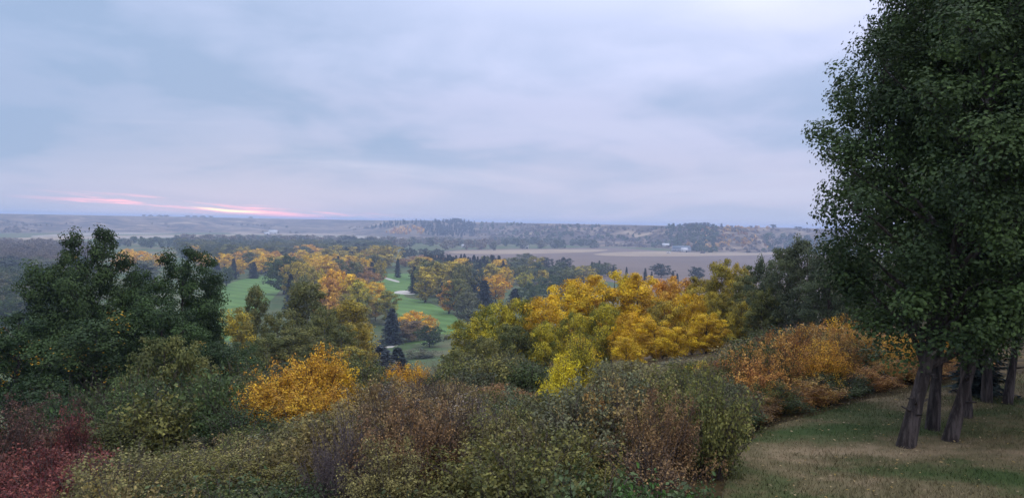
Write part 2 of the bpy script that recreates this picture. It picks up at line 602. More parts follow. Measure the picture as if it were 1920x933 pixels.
def build_lawn():
    xs = np.concatenate([np.arange(-6, 20, 0.14), np.arange(20, 36, 0.8)])
    n = 110
    u = np.linspace(0, 1, n) ** 0.8
    ytop = lawn_y(xs) + (vnoise(xs * 1.7, xs * 0, 4) - 0.5) * 0.5
    Y = -14 + (ytop[:, None] + 14) * u[None]
    X = np.repeat(xs[:, None], n, 1)
    Z = G(X, Y) + 0.03 + (fbm(X / 1.4, Y / 1.4, 3, 12) - 0.5) * 0.05
    Z[:, -1] -= 0.05
    V = np.stack([X, Y, Z], -1).reshape(-1, 3)
    i = np.arange(len(xs) - 1)[:, None] * n; j = np.arange(n - 1)[None]
    F = np.stack([i + j, i + n + j, i + n + j + 1, i + j + 1], -1).reshape(-1, 4)
    link("lawn", mesh_tris("lawn", V, F, lawn_material("lawn_turf"), None, True), kind='structure')
    # turf: short blades, thinning out where the grass is worn
    rng = np.random.default_rng(5)
    N = 190000
    x = rng.uniform(2.5, 19, N); y = rng.uniform(8.6, 24, N)
    keep = (y < lawn_y(x) - 0.05 + rng.normal(0, 0.18, N)) & (x / y < 0.80) & (rng.uniform(0, 1, N) < np.clip(16 / y, 0, 1))
    x, y = x[keep], y[keep]
    z = G(x, y) + 0.022
    L = rng.uniform(0.03, 0.075, len(x)) * (0.7 + 0.8 * fbm(x / 1.1, y / 1.1, 2, 9))
    a = rng.uniform(0, 2 * math.pi, len(x)); lean = rng.uniform(0.2, 1.0, len(x)) * L
    b = rng.uniform(0, 2 * math.pi, len(x))
    w = rng.uniform(0.004, 0.009, len(x))
    p = np.stack([x, y, z], -1)
    s = np.stack([np.cos(b) * w, np.sin(b) * w, 0 * w], -1)
    t = p + np.stack([np.cos(a) * lean, np.sin(a) * lean, L], -1)
    V = np.stack([p - s, p + s, t], 1).reshape(-1, 3)
    F = np.arange(len(V)).reshape(-1, 3)
    me = mesh_tris("grass", V, F, blade_material(), {'tint': ('FACE', rng.uniform(0, 1, len(F)))})
    link("grass", me, kind='stuff', label="short worn green and straw coloured grass of the lawn", category="grass")
    # fallen leaves
    n = 1500
    x = rng.uniform(3.2, 17, n); y = rng.uniform(9, 21, n)
    k = y < lawn_y(x) + 0.1
    x, y = x[k], y[k]
    C = np.stack([x, y, G(x, y) + 0.075], -1)
    lm = leaf_mesh("fallen_leaves", C, 0.055, rng, LEAF, None, 3.0, 0.5)
    o = link("fallen_leaves", lm, kind='stuff', label="pale fallen leaves scattered over the lawn", category="leaves")
    o['leaf_a'] = (0.34, 0.27, 0.14); o['leaf_b'] = o['leaf_c'] = (0.30, 0.19, 0.06)


def smooth_poly(pts, step):
    pts = np.asarray(pts, float)
    n = len(pts); out = []
    for i in range(n):
        p0, p1, p2, p3 = pts[(i - 1) % n], pts[i], pts[(i + 1) % n], pts[(i + 2) % n]
        m = max(2, min(14, int(np.linalg.norm(p2 - p1) / step)))
        for k in range(m):
            t = k / m
            out.append(0.5 * ((2 * p1) + (-p0 + p2) * t + (2 * p0 - 5 * p1 + 4 * p2 - p3) * t * t + (-p0 + 3 * p1 - 3 * p2 + p3) * t ** 3))
    return np.array(out)


def sheet(name, pix, h, mat, step=8.0, smooth=True):
    """a flat piece of the valley floor, outlined by where its edge meets the ground"""
    P = np.array([ground_hit(px, py, 0.0)[:2] for px, py in pix])
    if smooth:
        P = smooth_poly(P, step)
    V = [(a, b, h) for a, b in P] + [(a, b, h - 0.35) for a, b in P]
    n = len(P)
    me = bpy.data.meshes.new(name)
    faces = [list(range(n))] + [[i, (i + 1) % n, n + (i + 1) % n, n + i][::-1] for i in range(n)]
    me.from_pydata(V, [], faces)
    me.update()
    if me.polygons[0].normal.z < 0:
        me.flip_normals()
    me.materials.append(mat)
    return link(name, me, kind='structure')


build_ground()
build_lawn()

FAIRWAY = sheet_material("fairway_turf", (0.098, 0.190, 0.050), (0.135, 0.235, 0.062), 0.03, 0.18, 0.9, 7.0)
ROUGH = sheet_material("rough_turf", (0.062, 0.098, 0.038), (0.105, 0.118, 0.055), 0.03)
SAND = plain("bunker_sand", (0.50, 0.47, 0.41), 0.9, 0.1, 0.05)
PATH = plain("path_gravel", (0.46, 0.43, 0.38), 0.9, 0.1, 0.08)
FIELD = sheet_material("ploughed_field", (0.155, 0.118, 0.098), (0.185, 0.14, 0.115), 0.006)
FIELD_TAN = sheet_material("stubble_field", (0.30, 0.23, 0.165), (0.36, 0.28, 0.19), 0.008)
FIELD_PALE = sheet_material("pale_field", (0.30, 0.26, 0.21), (0.38, 0.33, 0.27), 0.01)

sheet("rough", [(330, 640), (420, 700), (860, 672), (980, 600), (960, 530), (830, 500), (640, 500), (420, 506), (0, 560), (-150, 600)], 0.05, ROUGH, 20)
sheet("fairway", [(385, 600), (400, 556), (440, 528), (505, 516), (540, 520), (520, 550), (470, 600), (430, 640)], 0.09, FAIRWAY)
sheet("fairway", [(690, 556), (692, 520), (730, 513), (790, 514), (802, 530), (765, 542), (760, 556), (800, 566), (850, 590), (862, 622), (800, 622), (735, 588)], 0.09, FAIRWAY)
sheet("fairway", [(-40, 600), (-40, 578), (30, 578), (40, 600)], 0.09, FAIRWAY)
sheet("fairway", [(745, 656), (770, 640), (850, 640), (850, 665), (800, 672)], 0.09, FAIRWAY)
sheet("putting_green", [(628, 492), (632, 474), (655, 470), (668, 478), (664, 494)], 0.09, FAIRWAY)
sheet("putting_green", [(890, 512), (900, 505), (950, 504), (960, 512), (930, 516)], 0.09, FAIRWAY)
sheet("sand_bunker", [(738, 549), (750, 545), (775, 545), (778, 551), (760, 552)], 0.13, SAND, 2)
sheet("sand_bunker", [(905, 515), (912, 513), (935, 513), (938, 515.5), (920, 516)], 0.13, SAND, 2)
sheet("sand_bunker", [(634, 480), (640, 476), (660, 474), (660, 477.5), (645, 481)], 0.13, SAND, 4)
sheet("path", [(714, 519.5), (719, 519), (732, 522.5), (748, 527), (746, 529), (728, 524.5)], 0.13, PATH, 3)
sheet("path", [(700, 652), (790, 644), (850, 640), (850, 645), (790, 649), (700, 657)], 0.13, PATH, 3)
sheet("field", [(820, 503), (830, 474), (860, 468), (1000, 466), (1150, 464), (1300, 472), (1520, 464), (1700, 470), (1700, 560), (1300, 560), (1100, 520)], 0.06, FIELD, 60)
sheet("field", [(840, 473), (900, 469), (1120, 467), (1125, 471), (1020, 475), (900, 476)], 0.12, FIELD_TAN, 40)
sheet("field", [(1130, 474), (1240, 471), (1330, 474), (1520, 467), (1560, 474), (1300, 480), (1130, 479)], 0.12, FIELD_TAN, 40)
sheet("field", [(60, 442), (180, 436.5), (330, 435.5), (300, 438), (180, 440), (90, 444.5)], 0.1, FIELD_PALE, 60)
sheet("field", [(-60, 450), (90, 444), (330, 440), (480, 440), (330, 445), (120, 449), (-40, 455)], 0.1, FIELD_TAN, 60)
sheet("field", [(150, 446.5), (330, 442), (360, 443.5), (240, 447.5)], 0.2, FIELD_PALE, 60)
sheet("field", [(430, 437), (500, 435.5), (640, 437), (700, 441), (600, 441), (480, 440)], 0.16, FIELD_TAN, 60)
sheet("field", [(560, 444), (640, 441.5), (740, 444), (738, 447.5), (640, 446)], 0.1, FIELD_PALE, 60)

# ------------------------------------------------------------------ plants: one model of each kind, then copies
def curve(p0, p1, bend, n=5):
    t = np.linspace(0, 1, n)[:, None]
    return p0 * (1 - t) + p1 * t + bend * (t * (1 - t) * 4)


def broadleaf(name, seed, H, R, base, n_limb, n_cl, n_leaf, leaf, cl_r, peak=0.42, power=0.75, trunk_r=None, lean=(0, 0),
              bark=None, sides=8, blob=0.36, twigs=True, lobes=0.22, hang=0.0, skip=0.0, stubs=0, skirt=0.0):
    """tree with limbs that end in blobs of leaf clusters; returns (trunk mesh, crown mesh, height, width)"""
    rng = np.random.default_rng(seed)
    bark = bark or BARK_FAR
    tr = trunk_r or H * 0.016
    wood = Geo()
    nt = 12
    t = np.linspace(0, 1, nt)
    ph = rng.uniform(0, 6, 4)
    axis = np.stack([lean[0] * t + 0.012 * H * np.sin(3 * t + ph[0]) * t, lean[1] * t + 0.012 * H * np.sin(2.6 * t + ph[1]) * t, t * H * 0.93], -1)
    rr = tr * (1 - t) ** 0.85 + tr * 0.07
    rr = rr + tr * 0.30 * np.exp(-t * 60)
    wood.tube(axis, rr, sides, 0.5, 0.05, rng)

    def ax(z):
        k = np.clip(z / (H * 0.93), 0, 1)
        return np.array([np.interp(k, t, axis[:, 0]), np.interp(k, t, axis[:, 1]), k * H * 0.93]), np.interp(k, t, rr)

    lob_ph = rng.uniform(0, 6.28, 3)

    def env(u, az):
        a = math.log(0.5) / math.log(peak)
        e = np.sin(math.pi * np.clip(u, 0.0, 1) ** a) ** power
        if skirt and u < peak:
            e = max(float(e), skirt + (1 - skirt) * float(u) / peak)
        return R * e * (1 + lobes * np.sin(2 * az + lob_ph[0] + 4 * u) + lobes * 0.7 * np.sin(3 * az + lob_ph[1] - 3 * u))

    zc0 = base * H
    C, O, CM = [], [], []
    for i in range(n_limb):
        u = (i + rng.uniform(0.2, 0.8)) / n_limb
        u = 0.06 + 0.90 * u ** 0.92
        az = i * 2.399963 + rng.normal(0, 0.35)
        er = env(np.array(u), az)
        rad = er * rng.uniform(0.50, 0.86)
        zt = zc0 + u * (H - zc0) * 0.985
        ctr, _ = ax(zt)
        tip = np.array([ctr[0] + math.cos(az) * rad, ctr[1] + math.sin(az) * rad, zt])
        zs = max(zc0 * 0.98, zt - rad * rng.uniform(0.5, 0.95) - 0.03 * H)
        p0, r0 = ax(min(zs, H * 0.9))
        wood.tube(curve(p0, tip, np.array([0, 0, rng.uniform(-.02, .05) * H]), 5), np.linspace(max(r0 * 0.55, tr * 0.08), tr * 0.06, 5), max(4, sides - 3))
        rb = min(max(er * blob * rng.uniform(0.75, 1.3), R * 0.17), R * 0.5)
        limb_mix = rng.uniform(0, 1)
        m = max(3, int(n_cl / n_limb * (0.55 + 0.9 * rb / (R * blob))))
        dirs = unit(rng.normal(size=(m, 3)))
        cc = tip + dirs * rb * (rng.uniform(0.25, 1.0, (m, 1)) ** 0.6) * np.array([1, 1, 0.85])
        lc = curve(p0, tip, np.zeros(3), 5)
        for q in range(0, m, 4):                      # some clusters grow along the limb, not only round its end
            kk = rng.integers(2, 4)
            cc[q] = lc[kk] + dirs[q] * rb * 0.45 + np.array([0, 0, -0.10 * rb])
        cc[:, 2] = np.maximum(cc[:, 2], zc0 * 0.9)
        for c, d in zip(cc, dirs):
            if rng.uniform() < skip:
                continue
            C.append(c); O.append(d * 0.7 + unit(np.array([c[0] - ctr[0], c[1] - ctr[1], 0.3 * R])) * 0.5)
            CM.append(np.clip(0.5 * limb_mix + 0.5 * rng.uniform(0, 1) + (d[2]) * 0.08, 0, 1))
            if twigs:
                wood.tube(curve(tip, c, rng.normal(0, 0.06, 3) * rb, 3), [tr * 0.05, tr * 0.035, tr * 0.015], 3)
    for _ in range(stubs):
        z = rng.uniform(0.05, base * 1.0) * H
        p, r0 = ax(z); a = rng.uniform(0, 6.28)
        d = np.array([math.cos(a), math.sin(a), rng.uniform(-.2, .5)])
        wood.tube([p, p + d * (r0 + 0.05), p + d * (r0 + rng.uniform(0.06, 0.22))], [0.03, 0.02, 0.012], 5)
    C, O, CM = np.array(C), np.array(O), np.array(CM)
    per = max(3, int(n_leaf / len(C)))
    idx = np.repeat(np.arange(len(C)), per)
    off = unit(rng.normal(size=(len(idx), 3))) * (rng.uniform(0.25, 1.0, (len(idx), 1)) ** 0.55) * 1.75 * np.array([1, 1, 0.68])
    off = off * (cl_r * rng.uniform(0.65, 1.3, len(C)))[idx][:, None]
    pts = C[idx] + off
    if hang:
        pts[:, 2] -= np.abs(rng.normal(0, hang, len(idx)))
    k = pts[:, 2] > 0.04 * H
    pts, idx, off = pts[k], idx[k], off[k]
    out = unit(O[idx] * 0.5 + unit(off))
    tint = np.clip(rng.uniform(0, 1, len(idx)) * 0.5 + rng.uniform(0, 1, len(C))[idx] * 0.5, 0, 1)
    mixv = np.clip(CM[idx] + rng.normal(0, 0.12, len(idx)), 0, 1)
    crown = leaf_mesh(name + "_crown", pts, leaf, rng, LEAF, out * 1.6, 0.45, 0.40, 0.66, 0.25, mixv, None, tint)
    w_ = 2 * np.percentile(np.hypot(pts[:, 0] - lean[0] * pts[:, 2] / H, pts[:, 1] - lean[1] * pts[:, 2] / H), 96)
    return wood.mesh(name + "_trunk", bark, True), crown, float(np.percentile(pts[:, 2], 99.8)), float(w_)


def spruce(name, seed, H, R, tiers, per, n_seg, leaf):
    rng = np.random.default_rng(seed)
    wood = Geo()
    wood.tube(np.array([[0, 0, z] for z in np.linspace(0, H * 0.97, 6)]), np.linspace(H * 0.016, H * 0.002, 6), 6)
    P, D, M = [], [], []
    for i in range(tiers):
        t = (i + 0.3) / tiers
        z = H * (0.05 + 0.94 * t)
        for j in range(per if t < 0.85 else per - 3):
            az = j / per * 6.283 + i * 0.9 + rng.normal(0, 0.22)
            L = R * ((1 - t) ** 0.82) * rng.uniform(0.55, 1.22) * (1 + 0.16 * math.sin(i * 2.1 + seed)) + 0.012 * H
            dirv = np.array([math.cos(az), math.sin(az), 0.0])
            droop = rng.uniform(0.18, 0.42) * (1.15 - t)
            s = np.linspace(0.12, 1.0, n_seg)
            pts = np.array([0, 0, z]) + dirv * (s * L)[:, None] + np.array([0, 0, 1.0]) * (-droop * s ** 1.2 * L + 0.12 * s ** 3 * L)[:, None]
            wood.tube(pts[[0, n_seg // 2, -1]], [H * 0.0035, H * 0.002, H * 0.0008], 3)
            side = np.array([-dirv[1], dirv[0], 0])
            for k in range(n_seg):
                for sg in (-1, 0, 1):
                    P.append(pts[k] + side * sg * leaf * 0.45 * (1.1 - 0.5 * s[k]) + rng.normal(0, leaf * 0.10, 3))
                    D.append(dirv * 0.8 + side * sg * 0.9 + np.array([0, 0, -0.30]))
                    M.append(np.clip(s[k] * 0.8 + rng.normal(0, 0.15), 0, 1))
    P.append(np.array([0, 0, H * 0.985])); D.append(np.array([0, 0, 1.0])); M.append(0.6)
    P, D, M = np.array(P), unit(np.array(D)), np.array(M)
    crown = leaf_mesh(name + "_crown", P, leaf, rng, NEEDLE, None, 0.9, 0.35, 0.46, 0.2, M, D)
    return wood.mesh(name + "_trunk", BARK_FAR, True), crown, H, 2 * R


def shrub(name, seed, H, R, n_stem, n_twig, per, leaf, twig_mat=None, low=0.15, cl=0.07, stem_r=0.011, arch=0.25, thin=1.0):
    """many-stemmed bush: stems fan out of the ground, twigs carry the leaves"""
    rng = np.random.default_rng(seed)
    wood = Geo()
    C, O, M = [], [], []
    for i in range(n_stem):
        az = rng.uniform(0, 6.283)
        q = rng.uniform(0, 1) ** 0.6
        d = np.array([math.cos(az), math.sin(az), 0])
        top = H * (1 - 0.40 * q * q) * (0.50 + 0.62 * rng.uniform(0, 1) ** 0.8)
        p0 = d * q * R * 0.30 + rng.normal(0, 0.03, 3) * [1, 1, 0]
        p0[2] = -0.05
        p1 = d * q * R * 0.95 + np.array([0, 0, top]) + rng.normal(0, 0.13 * R, 3) * [1, 1, 0]
        st = curve(p0, p1, d * (-arch * 0.35 * R * q) + np.array([0, 0, arch * 0.25 * H]) + rng.normal(0, 0.03, 3), 7)
        wood.tube(st, np.linspace(stem_r, stem_r * 0.3, 7), 4)
        sm = rng.uniform(0, 1)
        for k in range(n_twig):
            u = low + (1 - low) * (k + rng.uniform(0, 1)) / n_twig
            f = u * 6; a = int(min(f, 5)); b = st[a] + (st[a + 1] - st[a]) * (f - a)
            td = unit(rng.normal(size=3) + d * 0.5 + np.array([0, 0, 0.55]))
            L = rng.uniform(0.12, 0.34) * R * (1.25 - 0.6 * u)
            e = b + td * L
            wood.tube(curve(b, e, rng.normal(0, 0.05, 3) * L, 3), [stem_r * 0.42, stem_r * 0.3, stem_r * 0.15], 3)
            for v in (0.5, 1.0):
                C.append(b + td * L * v); O.append(unit(td + d * 0.4)); M.append(np.clip(0.55 * sm + 0.45 * rng.uniform(), 0, 1))
    for i in range(n_stem // 2):                       # dry shoots that stand clear of the leaves
        az = rng.uniform(0, 6.283); q = rng.uniform(0, 1)
        d = np.array([math.cos(az), math.sin(az), 0])
        b = d * q * R * 0.6 + np.array([0, 0, H * rng.uniform(0.45, 0.75)])
        e = b + unit(d * 0.5 + rng.normal(0, 0.3, 3) + np.array([0, 0, 1.0])) * H * rng.uniform(0.30, 0.62)
        wood.tube(curve(b, e, rng.normal(0, 0.03, 3), 4), np.linspace(stem_r * 0.6, stem_r * 0.2, 4), 3)
    C, O, M = np.array(C), np.array(O), np.array(M)
    idx = np.repeat(np.arange(len(C)), per)
    if thin < 1:
        idx = idx[rng.uniform(0, 1, len(idx)) < thin]
    off = rng.normal(size=(len(idx), 3)) * cl
    pts = C[idx] + off
    pts[:, 2] = np.maximum(pts[:, 2], 0.04)
    crown = leaf_mesh(name + "_foliage", pts, leaf, rng, LEAF, unit(O[idx] + unit(off) * 0.5), 0.6, 0.8, 0.6, 0.25,
                      np.clip(M[idx] + rng.normal(0, 0.13, len(idx)), 0, 1))
    return wood.mesh(name + "_stems", twig_mat or TWIG), crown, float(np.percentile(pts[:, 2], 98.5)), 2 * R


PR = {}
# big trees on the lawn
PR['lawn_a'] = broadleaf('lawn_a', 11, 9.6, 2.45, 0.15, 60, 400, 84000, 0.066, 0.215, 0.50, 0.72, 0.105, (1.6, 0.1), BARK, 12, 0.30, True, 0.19, stubs=9, skirt=0.40, hang=0.10)
PR['lawn_b'] = broadleaf('lawn_b', 23, 10.4, 2.45, 0.17, 54, 360, 64000, 0.070, 0.22, 0.46, 0.60, 0.10, (0.7, 0.2), BARK, 12, 0.30, True, 0.16, stubs=8, skirt=0.40, hang=0.10)
PR['lawn_c'] = broadleaf('lawn_c', 37, 10.0, 2.45, 0.20, 54, 360, 64000, 0.070, 0.22, 0.46, 0.60, 0.095, (2.3, 0.3), BARK, 12, 0.30, True, 0.16, stubs=8, skirt=0.40, hang=0.10)
# dark trees low on the slope
PR['dark_a'] = broadleaf('dark_a', 41, 10.0, 2.3, 0.08, 36, 330, 33000, 0.12, 0.26, 0.58, 0.42, 0.13, (0, 0), BARK, 8, 0.32, True, 0.34)
PR['dark_b'] = broadleaf('dark_b', 43, 9.0, 2.6, 0.05, 36, 330, 33000, 0.12, 0.28, 0.56, 0.42, 0.12, (0.2, 0), BARK, 8, 0.32, True, 0.34)
# aspens on the slope, 30 to 130 m off
PR['aspen_a'] = broadleaf('aspen_a', 51, 8.0, 2.0, 0.05, 30, 200, 17000, 0.13, 0.25, 0.56, 0.44, 0.10, (0.1, 0), BARK_PALE, 7, 0.34, True, 0.18)
PR['aspen_b'] = broadleaf('aspen_b', 53, 8.0, 1.7, 0.06, 30, 190, 16000, 0.13, 0.24, 0.54, 0.42, 0.09, (-0.2, 0), BARK_PALE, 7, 0.34, True, 0.22)
PR['aspen_c'] = broadleaf('aspen_c', 57, 6.0, 2.1, 0.07, 30, 210, 17000, 0.12, 0.23, 0.54, 0.46, 0.09, (0.2, 0), BARK, 7, 0.38, True, 0.20)
PR['aspen_low'] = broadleaf('aspen_low', 59, 4.2, 2.1, 0.05, 26, 190, 15000, 0.12, 0.23, 0.50, 0.42, 0.08, (0.1, 0), BARK, 7, 0.32, True, 0.25)
PR['poplar_a'] = broadleaf('poplar_a', 61, 13.0, 2.5, 0.06, 38, 280, 17000, 0.20, 0.36, 0.52, 0.42, 0.13, (0, 0), BARK_PALE, 6, 0.28, True, 0.30)
PR['poplar_b'] = broadleaf('poplar_b', 67, 13.0, 3.0, 0.06, 38, 280, 17000, 0.20, 0.38, 0.55, 0.40, 0.13, (0.2, 0), BARK_PALE, 6, 0.29, True, 0.30)
# valley trees, 300 to 900 m off
for i, (sd_, R0, pk, pw, bs) in enumerate([(71, 5.2, 0.45, 0.55, 0.12), (73, 6.5, 0.48, 0.50, 0.14), (77, 4.0, 0.42, 0.55, 0.10), (79, 7.5, 0.52, 0.48, 0.16)]):
    PR['valley_%d' % i] = broadleaf('valley_%d' % i, sd_, 15.0, R0, bs, 26, 170, 4200, 0.62, 0.62, pk, pw, 0.32, (0, 0), BARK_FAR, 6, 0.36, False, 0.16)
# tree-belt trees more than a kilometre off
for i, (sd_, R0) in enumerate([(81, 5.5), (83, 7.0), (85, 4.2)]):
    PR['belt_%d' % i] = broadleaf('belt_%d' % i, sd_, 16.0, R0, 0.06, 14, 60, 800, 1.5, 1.1, 0.45, 0.5, 0.3, (0, 0), BARK_FAR, 4, 0.4, False, 0.18)
PR['spruce_a'] = spruce('spruce_a', 91, 16.0, 3.3, 24, 9, 6, 0.95)
PR['spruce_b'] = spruce('spruce_b', 93, 16.0, 4.0, 20, 9, 6, 1.2)
PR['spruce_far'] = spruce('spruce_far', 95, 16.0, 3.6, 12, 7, 3, 2.0)
# shrubs
PR['shrub_a'] = shrub('shrub_a', 101, 1.5, 1.05, 40, 9, 10, 0.064, None, 0.25, 0.055)
PR['shrub_b'] = shrub('shrub_b', 103, 1.5, 1.0, 40, 11, 13, 0.042, None, 0.28, 0.05)
PR['shrub_c'] = shrub('shrub_c', 105, 1.3, 1.15, 42, 9, 10, 0.060, None, 0.15, 0.055)
PR['shrub_thin'] = shrub('shrub_thin', 107, 1.6, 0.95, 44, 9, 5, 0.050, TWIG, 0.2, 0.06, 0.011, 0.2, 0.7)
PR['shrub_bare'] = shrub('shrub_bare', 109, 1.5, 1.1, 70, 12, 2, 0.040, TWIG_GREY, 0.25, 0.06, 0.012, 0.3, 0.25)
PR['shrub_low'] = shrub('shrub_low', 113, 0.8, 0.9, 44, 8, 9, 0.065, None, 0.1, 0.07)
PR['shrub_tall'] = shrub('shrub_tall', 117, 3.2, 1.5, 50, 13, 10, 0.085, TWIG, 0.15, 0.10, 0.018, 0.25)
PR['shrub_far'] = shrub('shrub_far', 119, 2.2, 1.5, 34, 8, 7, 0.13, TWIG, 0.12, 0.14, 0.016)
PR['shrub_fan'] = shrub('shrub_fan', 127, 2.6, 1.55, 44, 9, 9, 0.085, TWIG, 0.45, 0.085, 0.016, 0.55)

# leaf colours, plain daylight albedo
C_ = {
    'dark': ((0.024, 0.05, 0.016), (0.064, 0.102, 0.028)),
    'lawn': ((0.032, 0.06, 0.021), (0.088, 0.132, 0.036)),
    'mid': ((0.044, 0.074, 0.026), (0.095, 0.125, 0.038)),
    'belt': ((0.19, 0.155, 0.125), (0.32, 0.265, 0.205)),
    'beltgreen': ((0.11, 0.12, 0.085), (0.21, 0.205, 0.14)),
    'feather': ((0.42, 0.24, 0.032), (0.82, 0.48, 0.050)),
    'sage': ((0.062, 0.086, 0.045), (0.12, 0.145, 0.066)),
    'green': ((0.060, 0.090, 0.035), (0.095, 0.125, 0.045)),
    'bright': ((0.060, 0.130, 0.030), (0.110, 0.190, 0.040)),
    'olive': ((0.09, 0.108, 0.032), (0.21, 0.195, 0.052)),
    'olgold': ((0.2, 0.18, 0.034), (0.6, 0.42, 0.045)),
    'gold': ((0.49, 0.315, 0.020), (0.90, 0.565, 0.030)),
    'yellow': ((0.46, 0.36, 0.022), (0.92, 0.62, 0.028)),
    'yelgreen': ((0.15, 0.175, 0.03), (0.66, 0.5, 0.035)),
    'lime': ((0.55, 0.48, 0.03), (0.9, 0.72, 0.045)),
    'orange': ((0.5, 0.26, 0.045), (0.82, 0.46, 0.065)),
    'amber': ((0.58, 0.31, 0.024), (0.9, 0.53, 0.032)),
    'rust': ((0.23, 0.125, 0.05), (0.46, 0.235, 0.08)),
    'rustor': ((0.33, 0.175, 0.05), (0.64, 0.36, 0.095)),
    'brown': ((0.13, 0.09, 0.046), (0.31, 0.195, 0.085)),
    'tan': ((0.16, 0.135, 0.05), (0.36, 0.28, 0.1)),
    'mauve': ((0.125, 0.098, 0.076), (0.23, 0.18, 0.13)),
    'greyol': ((0.09, 0.102, 0.055), (0.185, 0.18, 0.088)),
    'red': ((0.115, 0.036, 0.034), (0.25, 0.078, 0.064)),
    'wine': ((0.085, 0.046, 0.036), (0.185, 0.1, 0.068)),
    'spruce': ((0.014, 0.022, 0.022), (0.032, 0.046, 0.040)),
    'bluespr': ((0.030, 0.044, 0.048), (0.075, 0.098, 0.105)),
    'pine': ((0.020, 0.032, 0.026), (0.042, 0.058, 0.040)),
}
RN = random.Random(3)
N_OBJ = [0]


def plant(name, proto, loc, h, w, colour, label, cat, group=None, rz=None, parts=('trunk', 'crown'), single=False, vary=0.10, third=None):
    tm, cm, H0, W0 = PR[proto]
    rz = RN.uniform(0, 6.283) if rz is None else rz
    sc = (w / W0, w / W0 * RN.uniform(0.92, 1.08), h / H0)
    ca, cb = C_[colour] if isinstance(colour, str) else colour
    k = 1 + RN.uniform(-vary, vary); j = 1 + RN.uniform(-vary, vary) * 0.5
    ca = tuple(v * k * (j if i == 0 else 1) for i, v in enumerate(ca)); cb = tuple(v * k * (j if i == 0 else 1) for i, v in enumerate(cb))
    if single:
        o = link(name, cm, label=label, category=cat)
        o.location = loc; o.rotation_euler = (0, 0, rz); o.scale = sc
        if group:
            o['group'] = group
        o['leaf_a'] = ca; o['leaf_b'] = cb; o['leaf_c'] = third or cb
        return o
    root = empty(name, loc, label, cat, group, rz, sc)
    link(parts[0], tm, root)
    c = link(parts[1], cm, root)
    c['leaf_a'] = ca; c['leaf_b'] = cb; c['leaf_c'] = third or cb
    N_OBJ[0] += 1
    return root


def tree_at(name, proto, px, top, dist, wpx, colour, label, group=None, rz=None, h=None, cat='tree', parts=('trunk', 'crown'), show=True, third=None):
    """tree whose foot is on the ground at `dist` metres and whose top reaches the pixel row `top`"""
    p = at(px, top, dist)
    z = gz(p[0], p[1])
    hh = h if h else p[2] - z
    if proto.startswith('aspen') and hh / PR[proto][2] < 0.72 * wpx / FPX * dist / PR[proto][3]:
        proto = 'aspen_low'
    if show and not (0.6 < hh < 27):
        print("height?", name, px, top, dist, round(hh, 1))
    return plant(name, proto, (p[0], p[1], z - 0.03), hh, wpx / FPX * dist, colour, label, cat, group, rz, parts, third=third)


def valley_tree(name, proto, px, top, h, wpx, colour, label, group=None, single=False):
    """tree of known height on the valley floor: its distance follows from the row of its top"""
    d = (CAM_Z - h) * FPX / max(top - horizon_y(px), 4)
    p = at(px, top, d)
    z = gz(p[0], p[1])
    hh = p[2] - z
    return plant(name, proto, (p[0], p[1], z - 0.05), hh, wpx / FPX * d * (1.0 if 'spruce' in proto else 1.3), colour, label, 'tree', group, None, ('trunk', 'crown'), single)


# ---- the trees standing on the lawn
G1 = "trees standing on the lawn"
def lawn_tree(proto, px, py, h, w, rz, label, group=None):
    p = ground_hit(px, py, 46.2)
    plant('broadleaf_tree', proto, (p[0], p[1], gz(p[0], p[1])), h, w, 'lawn', label, 'tree', group, rz, vary=0.06)

lawn_tree('lawn_a', 1697, 836, 9.2, 5.5, 0.0, "large dark green tree with pale scarred trunk at the lawn's open side", G1)
lawn_tree('lawn_b', 1748, 804, 10.2, 4.6, 0.3, "dark green tree with straight trunk between the scarred and the leaning trunk", G1)
lawn_tree('lawn_c', 1780, 826, 9.6, 4.9, 0.0, "dark green tree whose trunk leans strongly over the lawn", G1)
lawn_tree('lawn_b', 1812, 782, 10.0, 4.4, 2.1, "dark green tree rising close behind the strongly leaning trunk", G1)
lawn_tree('lawn_a', 1850, 752, 10.6, 3.9, 4.0, "slender dark tree in the deep shade at the back of the lawn", G1)
lawn_tree('lawn_c', 1888, 756, 10.4, 3.9, 0.4, "slanting dark tree forked beside the slender shaded trunk", G1)
lawn_tree('lawn_b', 1990, 800, 11.0, 5.2, 1.0, "tall dark tree with crown reaching over the shaded lawn", G1)
lawn_tree('lawn_a', 2060, 740, 11.4, 5.4, 2.4, "tall dark tree deep in the grove behind the lawn", G1)

# ---- trees behind the orange thicket
GG = "grey-green trees behind the rust thicket"
for px, top, d, w, c in [(1440, 482, 46, 85, 'sage'), (1478, 462, 44, 90, 'sage'), (1520, 445, 41, 110, 'sage'), (1556, 456, 37, 110, 'sage'),
                         (1600, 462, 38, 120, 'sage'), (1645, 470, 34, 120, 'mid'), (1405, 512, 50, 80, 'olive'), (1428, 540, 44, 70, 'olive')]:
    tree_at('aspen_tree', 'aspen_c', px, top, d, w, c, "grey-green tree with bare dark trunk behind the rust thicket" if c != 'olive' else "olive tree between the golden aspens and the grey-green trees", GG if c != 'olive' else "olive trees beside the golden aspens")
tree_at('aspen_tree', 'aspen_b', 1700, 480, 40, 120, 'sage', "grey-green tree half hidden behind the scarred trunk")

